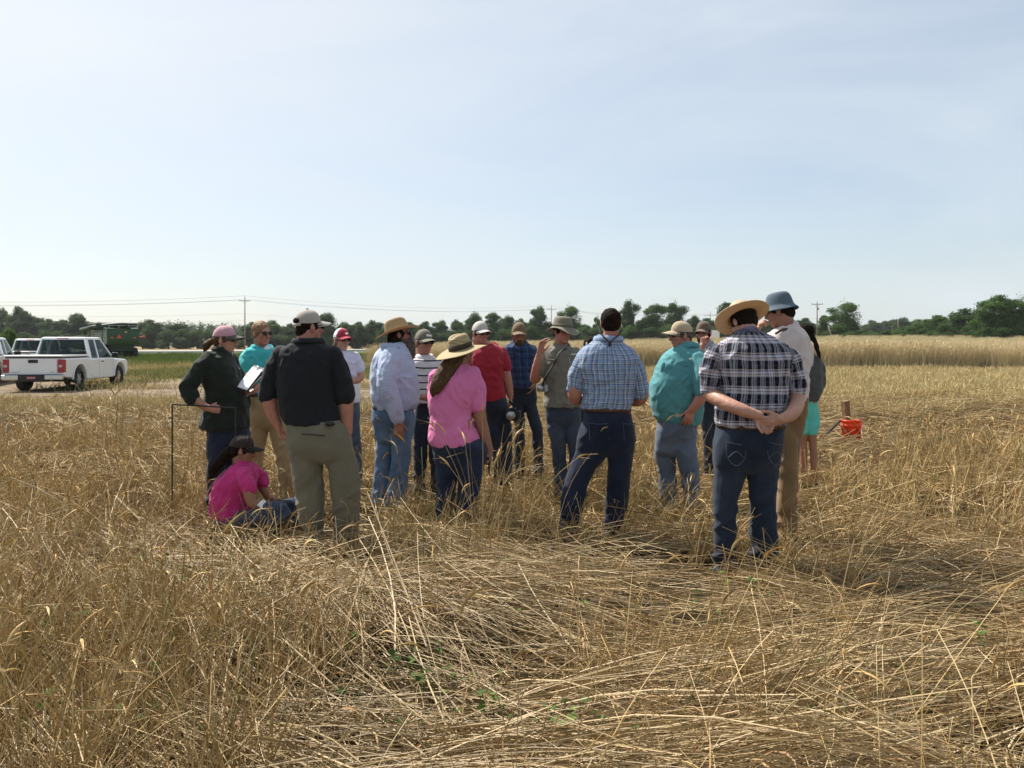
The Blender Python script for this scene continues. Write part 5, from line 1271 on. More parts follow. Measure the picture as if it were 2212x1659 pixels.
# 14 grey shirt, hand to mouth
person('P14', C5, 9.3, 'man in a grey shirt and brown cap holding a fist to his mouth',
  [(324,192,236,.06),(334,180,250,.08),(346,160,280,.11),(368,150,302,.135),(420,155,306,.145),(520,168,304,.145),(630,180,300,.14)],
  [(610,190,300,.13),(680,192,298,.135),(720,195,295,.13)],
  [[(220,740,32),(228,820,30),(235,900,27),(235,1080,24)],[(270,740,32),(278,820,30),(282,900,27),(282,1080,24)]],
  [[(170,378,24),(155,450,23,-.08),(168,400,19,-.18),(178,345,15,-.19)],[(295,378,24),(306,460,22),(290,530,17,-.06)]],
  [[(172,374,28),(158,415,30,-.04),(154,455,29,-.08),(162,420,25,-.15)],[(292,374,28),(304,430,30),(306,470,28)]],
  dict(at=(206,276), rot=(212,-4,0), sc=1.00), SKIN_R, cloth('pale_grey_cotton', (0.30, 0.33, 0.38)), denim('dark_denim', (0,0,0), (0,0,0)),
  hands=[dict(w=(178,345,-.19), d=(.15,-.05,1), n=(.6,.7,0), side=-1, curl=1.1)], hair=dict(kind='fringe', mat=HAIR_DK, beard=True), hat=ball_cap(cloth('brown_camo', (0.13, 0.095, 0.065), var=.4, vscale=25), cloth('brown_camo_visor', (0.14, 0.10, 0.07), var=.3)), collar=(215, MATS['pale_grey_cotton']), group=GRP, shoe_dir=(-.4,-1), shirt_seed=47,
  extra=lambda r, og, q, M, t, sc: to_mesh('shirt_badge', [limb([q.p(226,346,-.125), q.p(248,350,-.125)], [.009]*2)], CORD, r, og))
# 16 bucket hat
def bucket_warp(V):
    a = np.arctan2(V[:, 1], V[:, 0]); rr = np.hypot(V[:, 0], V[:, 1]); w = np.clip((rr - .10) / .05, 0, 1); V[:, 2] += w * .010 * np.sin(3 * a + .5); return V
person('P16', C5, 6.4, 'tallest man, blue bucket hat, white tee and brown trousers, one hand near his face',
  [(212,640,706,.07),(238,622,722,.085),(262,580,748,.12),(300,560,762,.145),(360,555,766,.155),(420,560,768,.16),(500,580,764,.16),(580,600,760,.16),(650,618,756,.155)],
  [(620,625,754,.15),(700,618,752,.155),(770,612,748,.155),(820,605,742,.15)],
  [[(652,840,56,-.02),(656,950,52,-.02),(650,1060,50,-.02),(645,1180,46,-.02),(645,1430,42,-.02)],[(705,840,54,.1),(698,960,50,.1),(690,1060,46,.1),(688,1430,40,.1)]],
  [[(578,318,34,.04),(545,400,32,.14),(535,340,24,.24),(548,285,18,.24)],[(742,325,34),(752,430,32),(745,530,26,.05),(735,600,20,.05)]],
  [[(582,312,42,.03),(560,360,42,.09),(548,398,38,.13)],[(738,318,42),(748,380,44),(752,440,42)]],
  dict(at=(620,156), rot=(305,-9,2), sc=1.05), SKIN_T, cloth('off_white_tee', (0.58, 0.50, 0.47)), cloth('brown_duck', (0.20, 0.125, 0.058), var=.2),
  hands=[dict(w=(548,285,.24), d=(.1,-.1,1), n=(.9,-.2,0), curl=.8)], hair=dict(kind='crop', mat=HAIR_DK), hat=wide_hat(cloth('slate_blue_cotton', (0.085, 0.120, 0.155)), [(0,.120),(.034,.122),(.060,.114),(.074,.088),(.082,.050),(.086,.024),(.096,.006),(.110,-.014)], bucket_warp, 1.2, tilt=R(-2), off=(0,0,.014), name='bucket_hat'),
  group=GRP, shirt_seed=53, neck_r=.066, shoe_dir=(-.6,.8), extra=lambda r, og, q, M, t, sc: to_mesh('strap', [limb([q.p(632,258,-.095), q.p(600,262,-.12), q.p(570,280,-.12)], [.010]*3)], BELT_BR, r, og))
# 17 girl with braid
person('P17', C5, 8.4, 'woman with a dark braid, dark grey top and aqua shorts by the bucket hat man',
  [(345,722,770,.055),(362,712,780,.065),(392,690,806,.10),(425,682,830,.125),(500,688,845,.145),(570,700,842,.145),(620,710,828,.135),(642,720,812,.13)],
  [(615,705,812,.125),(690,706,812,.14),(735,708,812,.14)],
  [[(735,770,42),(738,800,37),(742,880,27),(745,960,26),(748,1165,18)],[(785,770,40,-.02),(786,800,35,-.02),(792,880,26,-.02),(797,960,25,-.02),(800,1165,18,-.02)]],
  [[(815,430,24),(832,520,23),(820,590,20,-.04),(780,640,14,-.1)],[(700,430,24),(690,520,22,.04),(690,610,16,.05)]],
  [[(810,425,30),(828,490,34),(830,560,32)],[(702,425,30),(692,490,32)]],
  dict(at=(744,288), rot=(300,-4,0), sc=0.96), SKIN_T, cloth('charcoal_jersey', (0.062, 0.068, 0.068)), cloth('aqua_shorts', (0.09, 0.50, 0.46)), shorts=2,
  hair=dict(kind='short', mat=HAIR_DK, locks=[[(775,290,16,-.06),(786,320,12,-.10),(792,350,13,-.12),(797,375,11,-.13),(804,398,9,-.13),(808,415,4,-.13)]]), group=GRP, shirt_seed=59, neck_r=.045, shoe_dir=(-.5,.8))
# 15 black and white plaid
BWP = plaid('black_white_plaid', [(0, (.50,.50,.58)), (.16, (.04,.045,.10)), (.24, (.52,.52,.60)), (.42, (.10,.075,.09)), (.50, (.36,.36,.44)), (.60, (.010,.010,.020)), (.92, (.05,.06,.13))], [(0, (.52,.48,.52)), (.10, (.24,.165,.135)), (.16, (.60,.60,.68)), (.28, (.06,.06,.12)), (.34, (.44,.37,.36)), (.42, (.005,.005,.010)), (.64, (.05,.05,.10)), (.67, (.005,.005,.010)), (.95, (.34,.34,.42))], .0625, .115, .58)
def bowed(r, og, q, M, t, sc):
    to_mesh('collar', [limb([q.p(385,292,.0), q.p(400,268,-.07), q.p(440,258,-.10), q.p(480,266,-.07), q.p(505,292,.0)], [.022]*5, rb=[.012]*5, side=(0,0,1))], cloth('plaid_collar', (.10,.10,.16), var=.6, vscale=40), r, og)
    for x0, x1 in ((292,396),(508,605)):
        to_mesh('pocket_stitching', [limb([q.p(x0,848,-.166), q.p((x0+x1)/2,862,-.172), q.p(x1,866,-.168)], [.0028]*3), limb([q.p(x0,848,-.166), q.p(x0+6,930,-.176), q.p((x0+x1)/2,975,-.176), q.p(x1-6,935,-.176), q.p(x1,866,-.168)], [.0025]*5), limb([q.p(x0+12,930,-.178), q.p((x0+x1)/2,900,-.178), q.p(x1-14,930,-.178)], [.0025]*3)], mat('pale_thread', (.075,.08,.11), .8), r, og)
def palm_warp(V):
    a = np.arctan2(V[:, 1], V[:, 0]); rr = np.hypot(V[:, 0], V[:, 1]); w = np.clip((rr - .11) / .10, 0, 1); V[:, 2] += w ** 1.3 * (.030 * np.cos(a) ** 2 - .006 + .006 * np.sin(3 * a)); return V
person('P15', C5, 5.76, 'man in black and white plaid and big straw hat, hands clasped behind his back',
  [(262,385,500,.085),(290,362,545,.105),(318,318,604,.13),(350,282,652,.15),(390,264,668,.165),(440,276,662,.175),(520,290,655,.178),(600,296,650,.178),(680,278,650,.178),(740,272,646,.178),(772,280,640,.172)],
  [(765,284,640,.165),(820,270,633,.175),(880,264,626,.182),(950,261,618,.18),(1000,264,610,.165)],
  [[(352,1000,88),(338,1100,76),(326,1200,66),(321,1300,59),(318,1420,56),(316,1540,54)],[(522,1000,88),(522,1100,76),(523,1200,70),(530,1300,68),(530,1420,67),(535,1545,60)]],
  [[(272,400,44),(246,520,43),(236,598,42),(285,642,38,-.14),(360,678,34,-.24),(440,706,25,-.275)],[(674,410,44),(700,530,43),(708,612,44),(672,668,40,-.12),(615,704,34,-.23),(552,722,26,-.285)]],
  [[(274,392,52),(248,475,57),(238,560,56)],[(672,402,50),(694,485,54),(703,572,52)]],
  dict(at=(428,222), rot=(330,-33,7), sc=1.02, d=.05), SKIN, BWP, denim('worn_navy_denim', (0.012, 0.019, 0.038), (0.032, 0.047, 0.078)),
  hands=[dict(w=(552,722,-.285), d=(-.95,-.06,-.22), n=(0,1,.15), side=-1, curl=.42, sc=1.08, spread=.08), dict(w=(440,706,-.262), d=(.55,-.08,-.85), n=(.35,-1,.1), side=1, curl=.75, sc=1.05)],
  hair=dict(kind='short', mat=HAIR_DK, full=True), belt=(772,280,642,.172,BELT_BR), hat=wide_hat(STRAW_HAT3, [(0,.150),(.03,.152),(.055,.146),(.074,.12),(.086,.08),(.094,.048),(.102,.040),(.14,.038),(.162,.040),(.183,.042)], palm_warp, 1.12, tilt=R(0), off=(0,-.012,.0), name='straw_hat'), extra=bowed, group=GRP, shirt_seed=61, neck_r=.062, voxel=.0065, wr=0.0110)
# 18 seated woman
person('P18', C2, 7.0, 'woman sitting on the ground in a magenta tee with a long dark ponytail',
  [(1070,378,440,.06),(1092,362,462,.07),(1112,330,485,.11),(1150,296,500,.155),(1210,245,494,.18),(1285,218,475,.18),(1360,212,455,.18),(1440,214,445,.185),(1510,230,430,.17)],
  [(1430,215,450,.18),(1490,210,470,.19),(1535,225,460,.17)],
  [[(380,1470,70,-.10),(520,1425,66,-.14),(640,1375,58,-.20),(712,1368,46,-.22),(700,1420,44,-.22),(610,1490,40,-.16),(520,1520,34,-.10)],[(380,1470,68,.12),(540,1440,62,.20),(690,1410,54,.28),(730,1420,44,.28),(660,1500,40,.18),(560,1525,34,.10)]],
  [[(450,1160,38,-.13),(488,1240,36,-.18),(522,1322,32,-.20),(580,1345,26,-.18),(618,1348,19,-.16)],[(440,1160,38,.13),(480,1240,34,.18),(540,1330,28,.16),(600,1345,20,.08)]],
  [[(445,1150,46,-.12),(478,1195,46,-.16),(500,1240,42,-.18)],[(440,1150,44,.12),(475,1195,44,.17),(495,1240,42,.18)]],
  dict(at=(408,1010), rot=(76,-8,0), sc=0.98), SKIN_T, cloth('magenta_cotton', (0.50, 0.022, 0.175)), denim('slate_denim', (0.030, 0.045, 0.080), (0.065, 0.09, 0.14)),
  hands=[dict(w=(618,1348,-.16), d=(1,.2,-.2), n=(0,.2,-1), curl=.5)], hair=dict(kind='short', mat=HAIR_DK, locks=[[(335,1010,30),(300,1050,36,-.04),(262,1100,34,-.06),(240,1140,26,-.07),(222,1175,12,-.07)],[(330,1020,26,.02),(285,1075,28,.0),(250,1125,20,-.04),(215,1170,9,-.05)]]), hat=ball_cap(cloth('dark_brown_cap', (.035,.026,.022)), cloth('black_visor', (.015,.014,.014))), glasses=True, group=GRP, seated=True, shirt_seed=67, neck_r=.05,
  extra=lambda r, og, q, M, t, sc: to_mesh('headband', [xf(tube_mesh(np.column_stack([.083 * np.cos(np.linspace(0, math.pi, 15)), .012 + np.zeros(15) + .02, .036 + .094 * np.sin(np.linspace(0, math.pi, 15))]), .004, 6, rb=.003), M, t)], CORD, r, og))

# ---- things they hold or carry
PAPER = mat('paper', (.74, .74, .76), .8, .04)
def quad_board(name, pts, th, m, parent=None):
    a, b, c, d = [Vector(p) for p in pts]; n = (b - a).cross(d - a).normalized() * th
    return MB().hull([p + n * s for p in (a, b, c, d) for s in (-.5, .5)]).build(name, m, parent)
q = Rel(C2, 7.5)
A_, B2, C_2, D_ = q.p(395,600,-.10), q.p(452,462,.16), q.p(556,492,.10), q.p(480,622,-.16)
cl = root('clipboard', tuple(q.p(460,540,0)), 'dark clipboard with white sheets held by the woman in dark green', 'clipboard')
def rel(o, pts): return [Vector(p) - o.location for p in pts]
quad_board('board', rel(cl, [A_, B2, C_2, D_]), .006, mat('dark_board', (.02,.025,.025), .6), cl)
nrm = (Vector(B2) - Vector(A_)).cross(Vector(D_) - Vector(A_)).normalized()
if nrm.z < 0: nrm = -nrm
def inset(f, g, off): 
    a, b, c, d = [Vector(p) for p in (A_, B2, C_2, D_)]; return a + (b - a) * f + (d - a) * g + nrm * off
quad_board('paper', rel(cl, [inset(.02,.02,.007), inset(.90,.02,.009), inset(.90,.93,.009), inset(.02,.93,.007)]), .006, PAPER, cl)
MB().tube(rel(cl, [inset(.93,.3,.014), inset(.93,.66,.014)]), .008, 8).tube(rel(cl, [inset(.86,.36,.014), inset(.86,.60,.014)]), .005, 8).build('clip', CHROME, cl, True)
q = Rel(C2, 8.8)
o = quad_board('paper_sheet', [q.p(1158,575,-.24), q.p(1194,572,-.2), q.p(1196,668,-.19), q.p(1160,670,-.23)], .003, PAPER); tag(o, 'white paper sheet hanging from the folded arms of the red cap woman', 'paper')
def camera_thing(loc, label, body_m, rz=0, sc=1.0):
    r = root('photo_camera', tuple(loc), label, 'camera', None, rz)
    MB().box((-.065*sc, -.03*sc, -.045*sc), (.065*sc, .03*sc, .04*sc), .012*sc).box((-.025*sc, -.03*sc, .04*sc), (.025*sc, .025*sc, .062*sc), .008*sc).build('body', body_m, r)
    MB().tube([(0, -.03*sc, 0), (0, -.085*sc, 0)], .032*sc, 18).tube([(0, -.085*sc, 0), (0, -.092*sc, 0)], .035*sc, 18).build('lens', STEEL, r, True)
    return r
q = Rel(C3, 8.8)
k1 = camera_thing(q.p(1168,775,-.12), 'black camera hanging by its strap from the hand of the red polo man', BLACK_PLASTIC, R(-15), 1.25)
MB().raw(*limb(rel(k1, [q.p(1148,690,-.12), q.p(1180,735,-.10), q.p(1196,790,-.08), q.p(1185,840,-.09), q.p(1165,800,-.11)]), [.011]*5, rb=[.004]*5)[:2]).build('strap', CORD, k1, True)
q = Rel(C4, 8.2)
k2 = camera_thing(q.p(362,600,-.15), 'small silver camera on a black shoulder strap at the side of the boonie hat man', STEEL, R(-30), .85)
st = [(505,352,-.06),(490,372,-.145),(470,420,-.172),(445,465,-.178),(410,510,-.176),(380,560,-.165),(368,590,-.15)]
MB().raw(*limb(rel(k2, [q.p(*s) for s in [(a, b, c - .022) for a, b, c in st]]), [.019]*7, rb=[.008]*7, side=(1,0,.5))[:2]).build('strap', CORD, k2, True)
q = Rel(C3, 7.15)
o = MB().tube([q.p(1018,1075,0), q.p(1012,1125,-.01), q.p(1014,1172,-.02)], [.010, .009, .004], 8).build('soil_probe', mat('dark_iron', (0,0,0)), None); tag(o, 'small dark tool held point down by the woman in the pink tee', 'hand tool')
q = Rel(C2, 7.0)
o = quad_board('folded_paper', [q.p(560,1330,-.24), q.p(590,1298,-.2), q.p(634,1330,-.22), q.p(600,1352,-.26)], .004, PAPER); tag(o, 'folded white paper in the lap of the sitting magenta tee woman', 'paper')
# ------------------------------------------------------------------ the rye: lodged mat, leaning stalks, stubble
def straw_material(name='dry_straw', rough=.52, spec=.32):
    m = bpy.data.materials.new(name); m.use_nodes = True; nt = m.node_tree; b = nt.nodes['Principled BSDF']; ln = nt.links.new
    at = nt.nodes.new('ShaderNodeAttribute'); at.attribute_name = 'Col'; ln(at.outputs['Color'], b.inputs['Base Color'])
    b.inputs['Roughness'].default_value = rough; b.inputs['Specular IOR Level'].default_value = spec
    t = nt.nodes.new('ShaderNodeBsdfTranslucent'); ln(at.outputs['Color'], t.inputs[0]); ms = nt.nodes.new('ShaderNodeMixShader'); ms.inputs[0].default_value = 0.06
    ln(b.outputs[0], ms.inputs[1]); ln(t.outputs[0], ms.inputs[2]); ln(ms.outputs[0], nt.nodes['Material Output'].inputs['Surface'])
    return m
STRAW = straw_material()
STRAW_FAR = straw_material('dry_straw_dull', .75, .15)
def ribbons(P, wd, col):
    "P (n, K, 3) centre lines, wd (n, K) half widths, col (n, 3): shallow roof-shaped ribbons; returns verts, quads, colours"
    n, K, _ = P.shape
    T = np.gradient(P, axis=1); T /= np.linalg.norm(T, axis=2, keepdims=True) + 1e-9
    rv = rng.normal(size=(n, 1, 3)); S = np.cross(T, rv); S /= np.linalg.norm(S, axis=2, keepdims=True) + 1e-9; N = np.cross(S, T)
    w = wd[..., None]
    V = np.stack([P - S * w, P + N * w * .7, P + S * w], 2)            # n, K, 3, 3
    idx = np.arange(n * K * 3, dtype=np.int64).reshape(n, K, 3)
    a, b = idx[:, :-1], idx[:, 1:]
    Q = np.concatenate([np.stack([a[..., 0], a[..., 1], b[..., 1], b[..., 0]], -1), np.stack([a[..., 1], a[..., 2], b[..., 2], b[..., 1]], -1)], 1).reshape(-1, 4)
    C = np.repeat(col, K * 3, axis=0)
    return V.reshape(-1, 3), Q, C
def big_mesh(name, chunks, m):
    V = np.concatenate([c[0] for c in chunks]).astype(np.float32); o = 0; qs = []
    for c in chunks: qs.append(c[1] + o); o += len(c[0])
    Q = np.concatenate(qs).astype(np.int32); C = np.concatenate([c[2] for c in chunks]).astype(np.float32)
    me = bpy.data.meshes.new(name); me.vertices.add(len(V)); me.vertices.foreach_set('co', V.ravel())
    me.loops.add(Q.size); me.loops.foreach_set('vertex_index', Q.ravel()); me.polygons.add(len(Q))
    me.polygons.foreach_set('loop_start', np.arange(0, Q.size, 4, dtype=np.int32)); me.polygons.foreach_set('use_smooth', np.ones(len(Q), bool))
    at = me.color_attributes.new('Col', 'FLOAT_COLOR', 'POINT'); at.data.foreach_set('color', np.column_stack([C, np.ones(len(C))]).astype(np.float32).ravel())
    me.update(calc_edges=True); me.materials.append(m)
    return me
PAL = np.array([(.54,.385,.17), (.46,.305,.115), (.62,.47,.24), (.38,.245,.09), (.66,.53,.30), (.33,.21,.085), (.52,.38,.19)]) * np.array([.87, .85, .80])
PAL_MAT = np.array([(.57,.445,.265), (.48,.36,.20), (.66,.53,.345), (.38,.28,.15), (.53,.395,.21), (.29,.21,.11)]) * np.array([.88, .845, .765])
def straw_col(n, dark=0.0, base=None):
    P_ = PAL if base is None else base
    c = P_[rng.integers(0, len(P_), n)] * rng.uniform(.72, 1.12, (n, 1)) * (1 - dark)
    return np.clip(c, 0, 1)
def spots(n, y0, y1, power=1.0, margin=1.30):
    "random ground points of the visible wedge between distances y0 and y1, density falling as y^-(power)"
    u = rng.uniform(0, 1, n); e = 2 - power
    Y = (y0 ** e + u * (y1 ** e - y0 ** e)) ** (1 / e)
    X = rng.uniform(-1, 1, n) * (.618 * Y * margin + .5)
    return X, Y
def flow(X, Y):
    "which way the crop was laid over"
    a = np.interp(X / np.maximum(Y, 3) * 4.5, [-3, -1.4, 0.0, 1.0, 2.4], [-1.15, -.85, -.32, -.10, .35])
    return a + .55 * noise2(X, Y, .55, 1) + .25 * noise2(X, Y, 1.7, 2)
def mat_h(X, Y):
    h = np.clip(.11 + .18 * noise2(X, Y, .8, 4) + .08 * noise2(X, Y, 2.1, 5), .0, .5) * (1 - .62 * sstep(4.4, 5.6, Y))
    return h * (1 - .8 * np.exp(-((X - 5.5) ** 2 / 2.2 + (Y - 12.2) ** 2 / 2.5))) * (1 - .9 * np.exp(-((X + 2.1) ** 2 / .5 + (Y - 6.3) ** 2 / .8)))
def cover(X, Y):
    "1 where the crop lies flat, 0 where it is gone or stands"
    return noise2(X, Y, .62, 8) * .6 + noise2(X, Y, 1.5, 9) * .5
def hollow(X, Y):
    "True in the small bare hollows between the clumps"
    g = noise2(X, Y, 1.25, 50) + .5 * noise2(X, Y, 2.9, 51)
    return (g < -.30) & (Y < 9) & (rng.uniform(0, 1, len(np.atleast_1d(X))) < .86)
def curve(X, Y, Z, head, elev, L, K):
    "centre lines from heading (n,K) and elevation (n,K) angles"
    st = (L / (K - 1))[:, None]
    d = np.stack([np.cos(elev) * np.cos(head), np.cos(elev) * np.sin(head), np.sin(elev)], 2) * st[..., None]
    P = np.concatenate([np.zeros((len(X), 1, 3)), np.cumsum(d[:, :-1], 1)], 1)
    P += np.stack([X, Y, Z], 1)[:, None]
    P[..., 2] = np.maximum(P[..., 2], .008)
    return P
FEET = np.array([[W(u, v, 1)[0] * 0 + (u - UC) / F * Y, Y] for u, v, Y in ((674,0,6.33),(748,0,6.33),(826,0,7.8),(858,0,7.8),(955,0,7.15),(1000,0,7.15),(1232,0,6.7),(1322,0,6.7),(1446,0,7.8),(1487,0,7.8),(1563,0,5.76),(1651,0,5.76),(1697,0,6.4),(1712,0,6.5),(470,0,7.5),(495,0,7.5),(550,0,8.2),(620,0,8.2),(500,0,7.0),(560,0,7.0),(610,0,6.85),(905,0,8.4),(943,0,8.4),(1080,0,8.8),(1092,0,8.8),(1122,0,9.3),(1163,0,9.3),(1211,0,8.2),(1245,0,8.2),(1736,0,8.4),(1757,0,8.4),(1839,0,13.3))])
def clear(X, Y, r):
    d = np.full(len(X), 9.0)
    for f in FEET: d = np.minimum(d, np.hypot(X - f[0], Y - f[1]))
    return d > r
def make_mat(n, y0, y1, power, wscale, K=5):
    nc = n // 22; XC, YC = spots(nc, y0, y1, power); hc = rng.normal(0, .30, nc); zc = rng.uniform(.35, 1.1, nc); pk = rng.integers(0, nc, n); sg = .17 * (1 + YC[pk] / 12); fa = flow(XC, YC)[pk] + hc[pk]
    al, ac = rng.normal(0, 1, n) * sg * 1.5, rng.normal(0, 1, n) * sg * .55; X = XC[pk] + np.cos(fa) * al - np.sin(fa) * ac; Y = YC[pk] + np.sin(fa) * al + np.cos(fa) * ac
    k = (cover(X, Y) > rng.uniform(-.26, .12, n) - .05) & ~hollow(X, Y) & (Y > 2.1) & ((Y < 20.5 + 2 * noise2(X, Y, .2, 44)) | (X > -1)); X, Y, fa, pk = X[k], Y[k], fa[k], pk[k]; n = len(X); k = None
    h = fa + rng.normal(0, .13, n) + (rng.uniform(0, 1, n) < .14) * rng.normal(0, 1.0, n) + math.pi * (rng.uniform(0, 1, n) < .5)
    L = rng.uniform(.40, 1.25, n); z = mat_h(X, Y) * (zc[pk] * rng.uniform(.3, 1.0, n)) ** .8 + .015
    t = np.linspace(0, 1, K)[None]
    head = h[:, None] + rng.normal(0, .34, n)[:, None] * t
    ds = .12; sl = np.arctan((mat_h(X + np.cos(h) * ds, Y + np.sin(h) * ds) - mat_h(X - np.cos(h) * ds, Y - np.sin(h) * ds)) / (2 * ds)) * .8
    el = (sl + rng.normal(.02, .10, n))[:, None] + rng.normal(-.05, .22, n)[:, None] * (t - .4)
    P = curve(X, Y, z, head, el, L, K)
    P -= (P.mean(1, keepdims=True) - P[:, :1]) * np.array([1, 1, 0])
    w = (.0017 + .0024 * rng.uniform(0, 1, n) ** 1.4)[:, None] * wscale * (1 - .3 * t)
    col = straw_col(n, base=PAL_MAT) * (.92 + .22 * noise2(X, Y, 1.1, 41))[:, None]
    return ribbons(P, w, col)
def make_stalks(n, y0, y1, power, wscale, hmin, hmax, K=7, region=None, heads=.3, lean=(.15, 1.0)):
    nc = max(1, n // 22); XC, YC = spots(nc, y0, y1, power); pick = rng.integers(0, nc, n); sg = np.where(rng.uniform(0, 1, n) < .26, .33, .05) * (1 + YC[pick] / 14)
    X, Y = XC[pick] + rng.normal(0, 1, n) * sg, YC[pick] + rng.normal(0, 1, n) * sg
    s = -cover(X, Y) + .55 * noise2(X, Y, .35, 12) + .5 * noise2(X, Y, 1.25, 50) + region(X, Y) if region else -cover(X, Y)
    s = s - 1.0 * ((X > -2.75) & (X < -1.35) & (Y > 5.5) & (Y < 7.0)) - .25 * ((np.abs(X - 1.52) < .4) & (Y > 4.7) & (Y < 5.8)) - .3 * ((np.abs(X + 1.4) < .35) & (Y > 5.3) & (Y < 6.4))
    k = (s > rng.uniform(-.30, .42, n)) & clear(X, Y, .17) & ~hollow(X, Y) & (Y > 2.2) & ((Y < 20 + 2 * noise2(X, Y, .2, 44)) | (X > -1)); X, Y = X[k], Y[k]; n = len(X)
    t = np.linspace(0, 1, K)[None]
    h = flow(X, Y) + rng.normal(0, .9, n) + math.pi * (rng.uniform(0, 1, n) < .35)
    e0 = math.pi / 2 - rng.uniform(lean[0], lean[1], n) ** 1.4 * .9; e1 = e0 - rng.uniform(.05, .9, n) ** 1.3
    el = e0[:, None] + (e1 - e0)[:, None] * t ** 1.6
    br = rng.uniform(0, 1, n) < .26; kn = rng.uniform(.3, .85, n)
    el = np.where(br[:, None] & (t > kn[:, None]), (rng.uniform(-.75, .35, n))[:, None], el)
    head = h[:, None] + rng.normal(0, .25, n)[:, None] * t + np.where(br[:, None] & (t > kn[:, None]), rng.normal(0, .5, n)[:, None], 0)
    L = rng.uniform(hmin, hmax, n); P = curve(X, Y, np.full(n, .0), head, el, L, K)
    w = rng.uniform(.0016, .0033, n)[:, None] * wscale * (1 - .45 * t)
    col = straw_col(n) * (.92 + .2 * noise2(X, Y, .9, 42))[:, None]; gr = rng.uniform(0, 1, n) < .025; col[gr] = np.array([.10, .16, .035])
    out = [ribbons(P, w, col)]
    hd = (rng.uniform(0, 1, n) < heads) & ~br & (L > .45)
    if hd.any():                                                     # drooping ear with its beard of awns
        q = P[hd, -1]; d0 = P[hd, -1] - P[hd, -2]; m_ = hd.sum(); d0 /= np.linalg.norm(d0, axis=1)[:, None]
        K2 = 6; t2 = np.linspace(0, 1, K2)[None]; ea = np.arcsin(np.clip(d0[:, 2], -1, 1))[:, None] - rng.uniform(.4, 1.5, m_)[:, None] * t2; ha = np.arctan2(d0[:, 1], d0[:, 0])[:, None] + 0 * t2
        PH = curve(q[:, 0], q[:, 1], q[:, 2], ha, ea, rng.uniform(.09, .15, m_), K2)
        for _ in range(2): out.append(ribbons(PH, np.array([.0016, .0045, .005, .0046, .0034, .001])[None] * np.ones((m_, 1)) * min(wscale, 1.5), straw_col(m_) * np.array([1.12, 1.05, .92])))
        for _ in range(4):
            b = PH[np.arange(m_), rng.integers(1, 5, m_)]; KA = 3; ta = np.linspace(0, 1, KA)[None]
            PA = curve(b[:, 0], b[:, 1], b[:, 2], ha[:, :1] + rng.normal(0, .35, m_)[:, None] + 0 * ta, ea[:, 3:4] + rng.normal(0, .3, m_)[:, None] + 0 * ta, rng.uniform(.05, .10, m_), KA)
            out.append(ribbons(PA, np.full((m_, KA), .0007 * wscale), straw_col(m_) * 1.15))
    return out
def make_leaves(n, y0, y1, power, wscale, K=6):
    X, Y = spots(n, y0, y1, power); k = clear(X, Y, .14) & ~hollow(X, Y); X, Y = X[k], Y[k]; n = len(X)
    t = np.linspace(0, 1, K)[None]; z = mat_h(X, Y) * rng.uniform(.2, 1.3, n) + .01
    el = rng.uniform(-.1, 1.2, n)[:, None] - rng.uniform(.4, 2.4, n)[:, None] * t; head = rng.uniform(0, 6.28, n)[:, None] + rng.normal(0, 1.0, n)[:, None] * t
    P = curve(X, Y, z, head, el, rng.uniform(.08, .26, n), K)
    w = rng.uniform(.0022, .0048, n)[:, None] * wscale * np.sin(np.pi * (.12 + .84 * t)) 
    c = np.array([(.42,.25,.095), (.36,.20,.07), (.50,.35,.17), (.30,.17,.07)])[rng.integers(0, 4, n)] * rng.uniform(.7, 1.15, (n, 1))
    return ribbons(P, w, c)
def dense(X, Y):
    "where more of the rye still stands: the edges and the ground between the people"
    a = np.asarray(X) / np.maximum(Y, 1)
    return .35 * sstep(5.0, 7.0, Y) * (1 - sstep(11, 16, Y)) + (.62 * sstep(.10, .36, -a) + .55 * sstep(.22, .46, a)) * (1 - sstep(8, 11, Y)) - .35 * (sstep(4.2, 4.8, Y) * (1 - sstep(5.4, 6.0, Y)))
ch = [make_mat(40000, 2.3, 6.8, 0.4, 1.02)]
tag(link('straw_mat', big_mesh('straw_mat', ch, STRAW)), kind='stuff')
ch = [make_mat(32000, 6.5, 13, 0.9, 1.6), make_mat(34000, 13, 25, 1.0, 2.5)]
tag(link('straw_mat', big_mesh('straw_mat', ch, STRAW_FAR)), kind='stuff')
low = lambda X, Y: dense(X, Y) - 3.0 * ((np.abs(X / np.maximum(Y, 1) - .41) < .05) & (Y > 9.8) & (Y < 14.2))
ch = make_stalks(11000, 2.5, 5.2, 0.5, 1.0, .25, .80, region=dense, heads=.14) + make_stalks(11000, 5.0, 7.4, 0.6, 1.15, .16, .50, region=dense, heads=.14) 
far_ch = make_stalks(22000, 7.0, 14, 0.8, 1.4, .20, .58, region=low, heads=.16) + make_stalks(11000, 14, 25, 1.0, 2.6, .12, .42, region=lambda X, Y: low(X, Y) + .1, heads=.1)
ch += make_stalks(12000, 2.4, 8.0, 0.6, 1.1, .06, .28, K=4, region=lambda X, Y: .05 + dense(X, Y), heads=0, lean=(.0, .55))
ch += make_stalks(330, 3.6, 9.5, 0.7, 1.2, .75, 1.1, K=9, region=lambda X, Y: .6 + 0 * X, heads=.75, lean=(.05, .45))
ch += make_stalks(150, 9, 16, 0.7, 1.8, .8, 1.1, K=9, region=lambda X, Y: .6 + 0 * X, heads=.8, lean=(.05, .45))
tag(link('rye_stalks', big_mesh('rye_stalks', ch, STRAW)), kind='stuff')
tag(link('rye_stalks', big_mesh('rye_stalks', far_ch, STRAW_FAR)), kind='stuff')
ch = [make_leaves(9000, 2.4, 7, .5, 1.0), make_leaves(12000, 7, 16, .9, 1.7)]
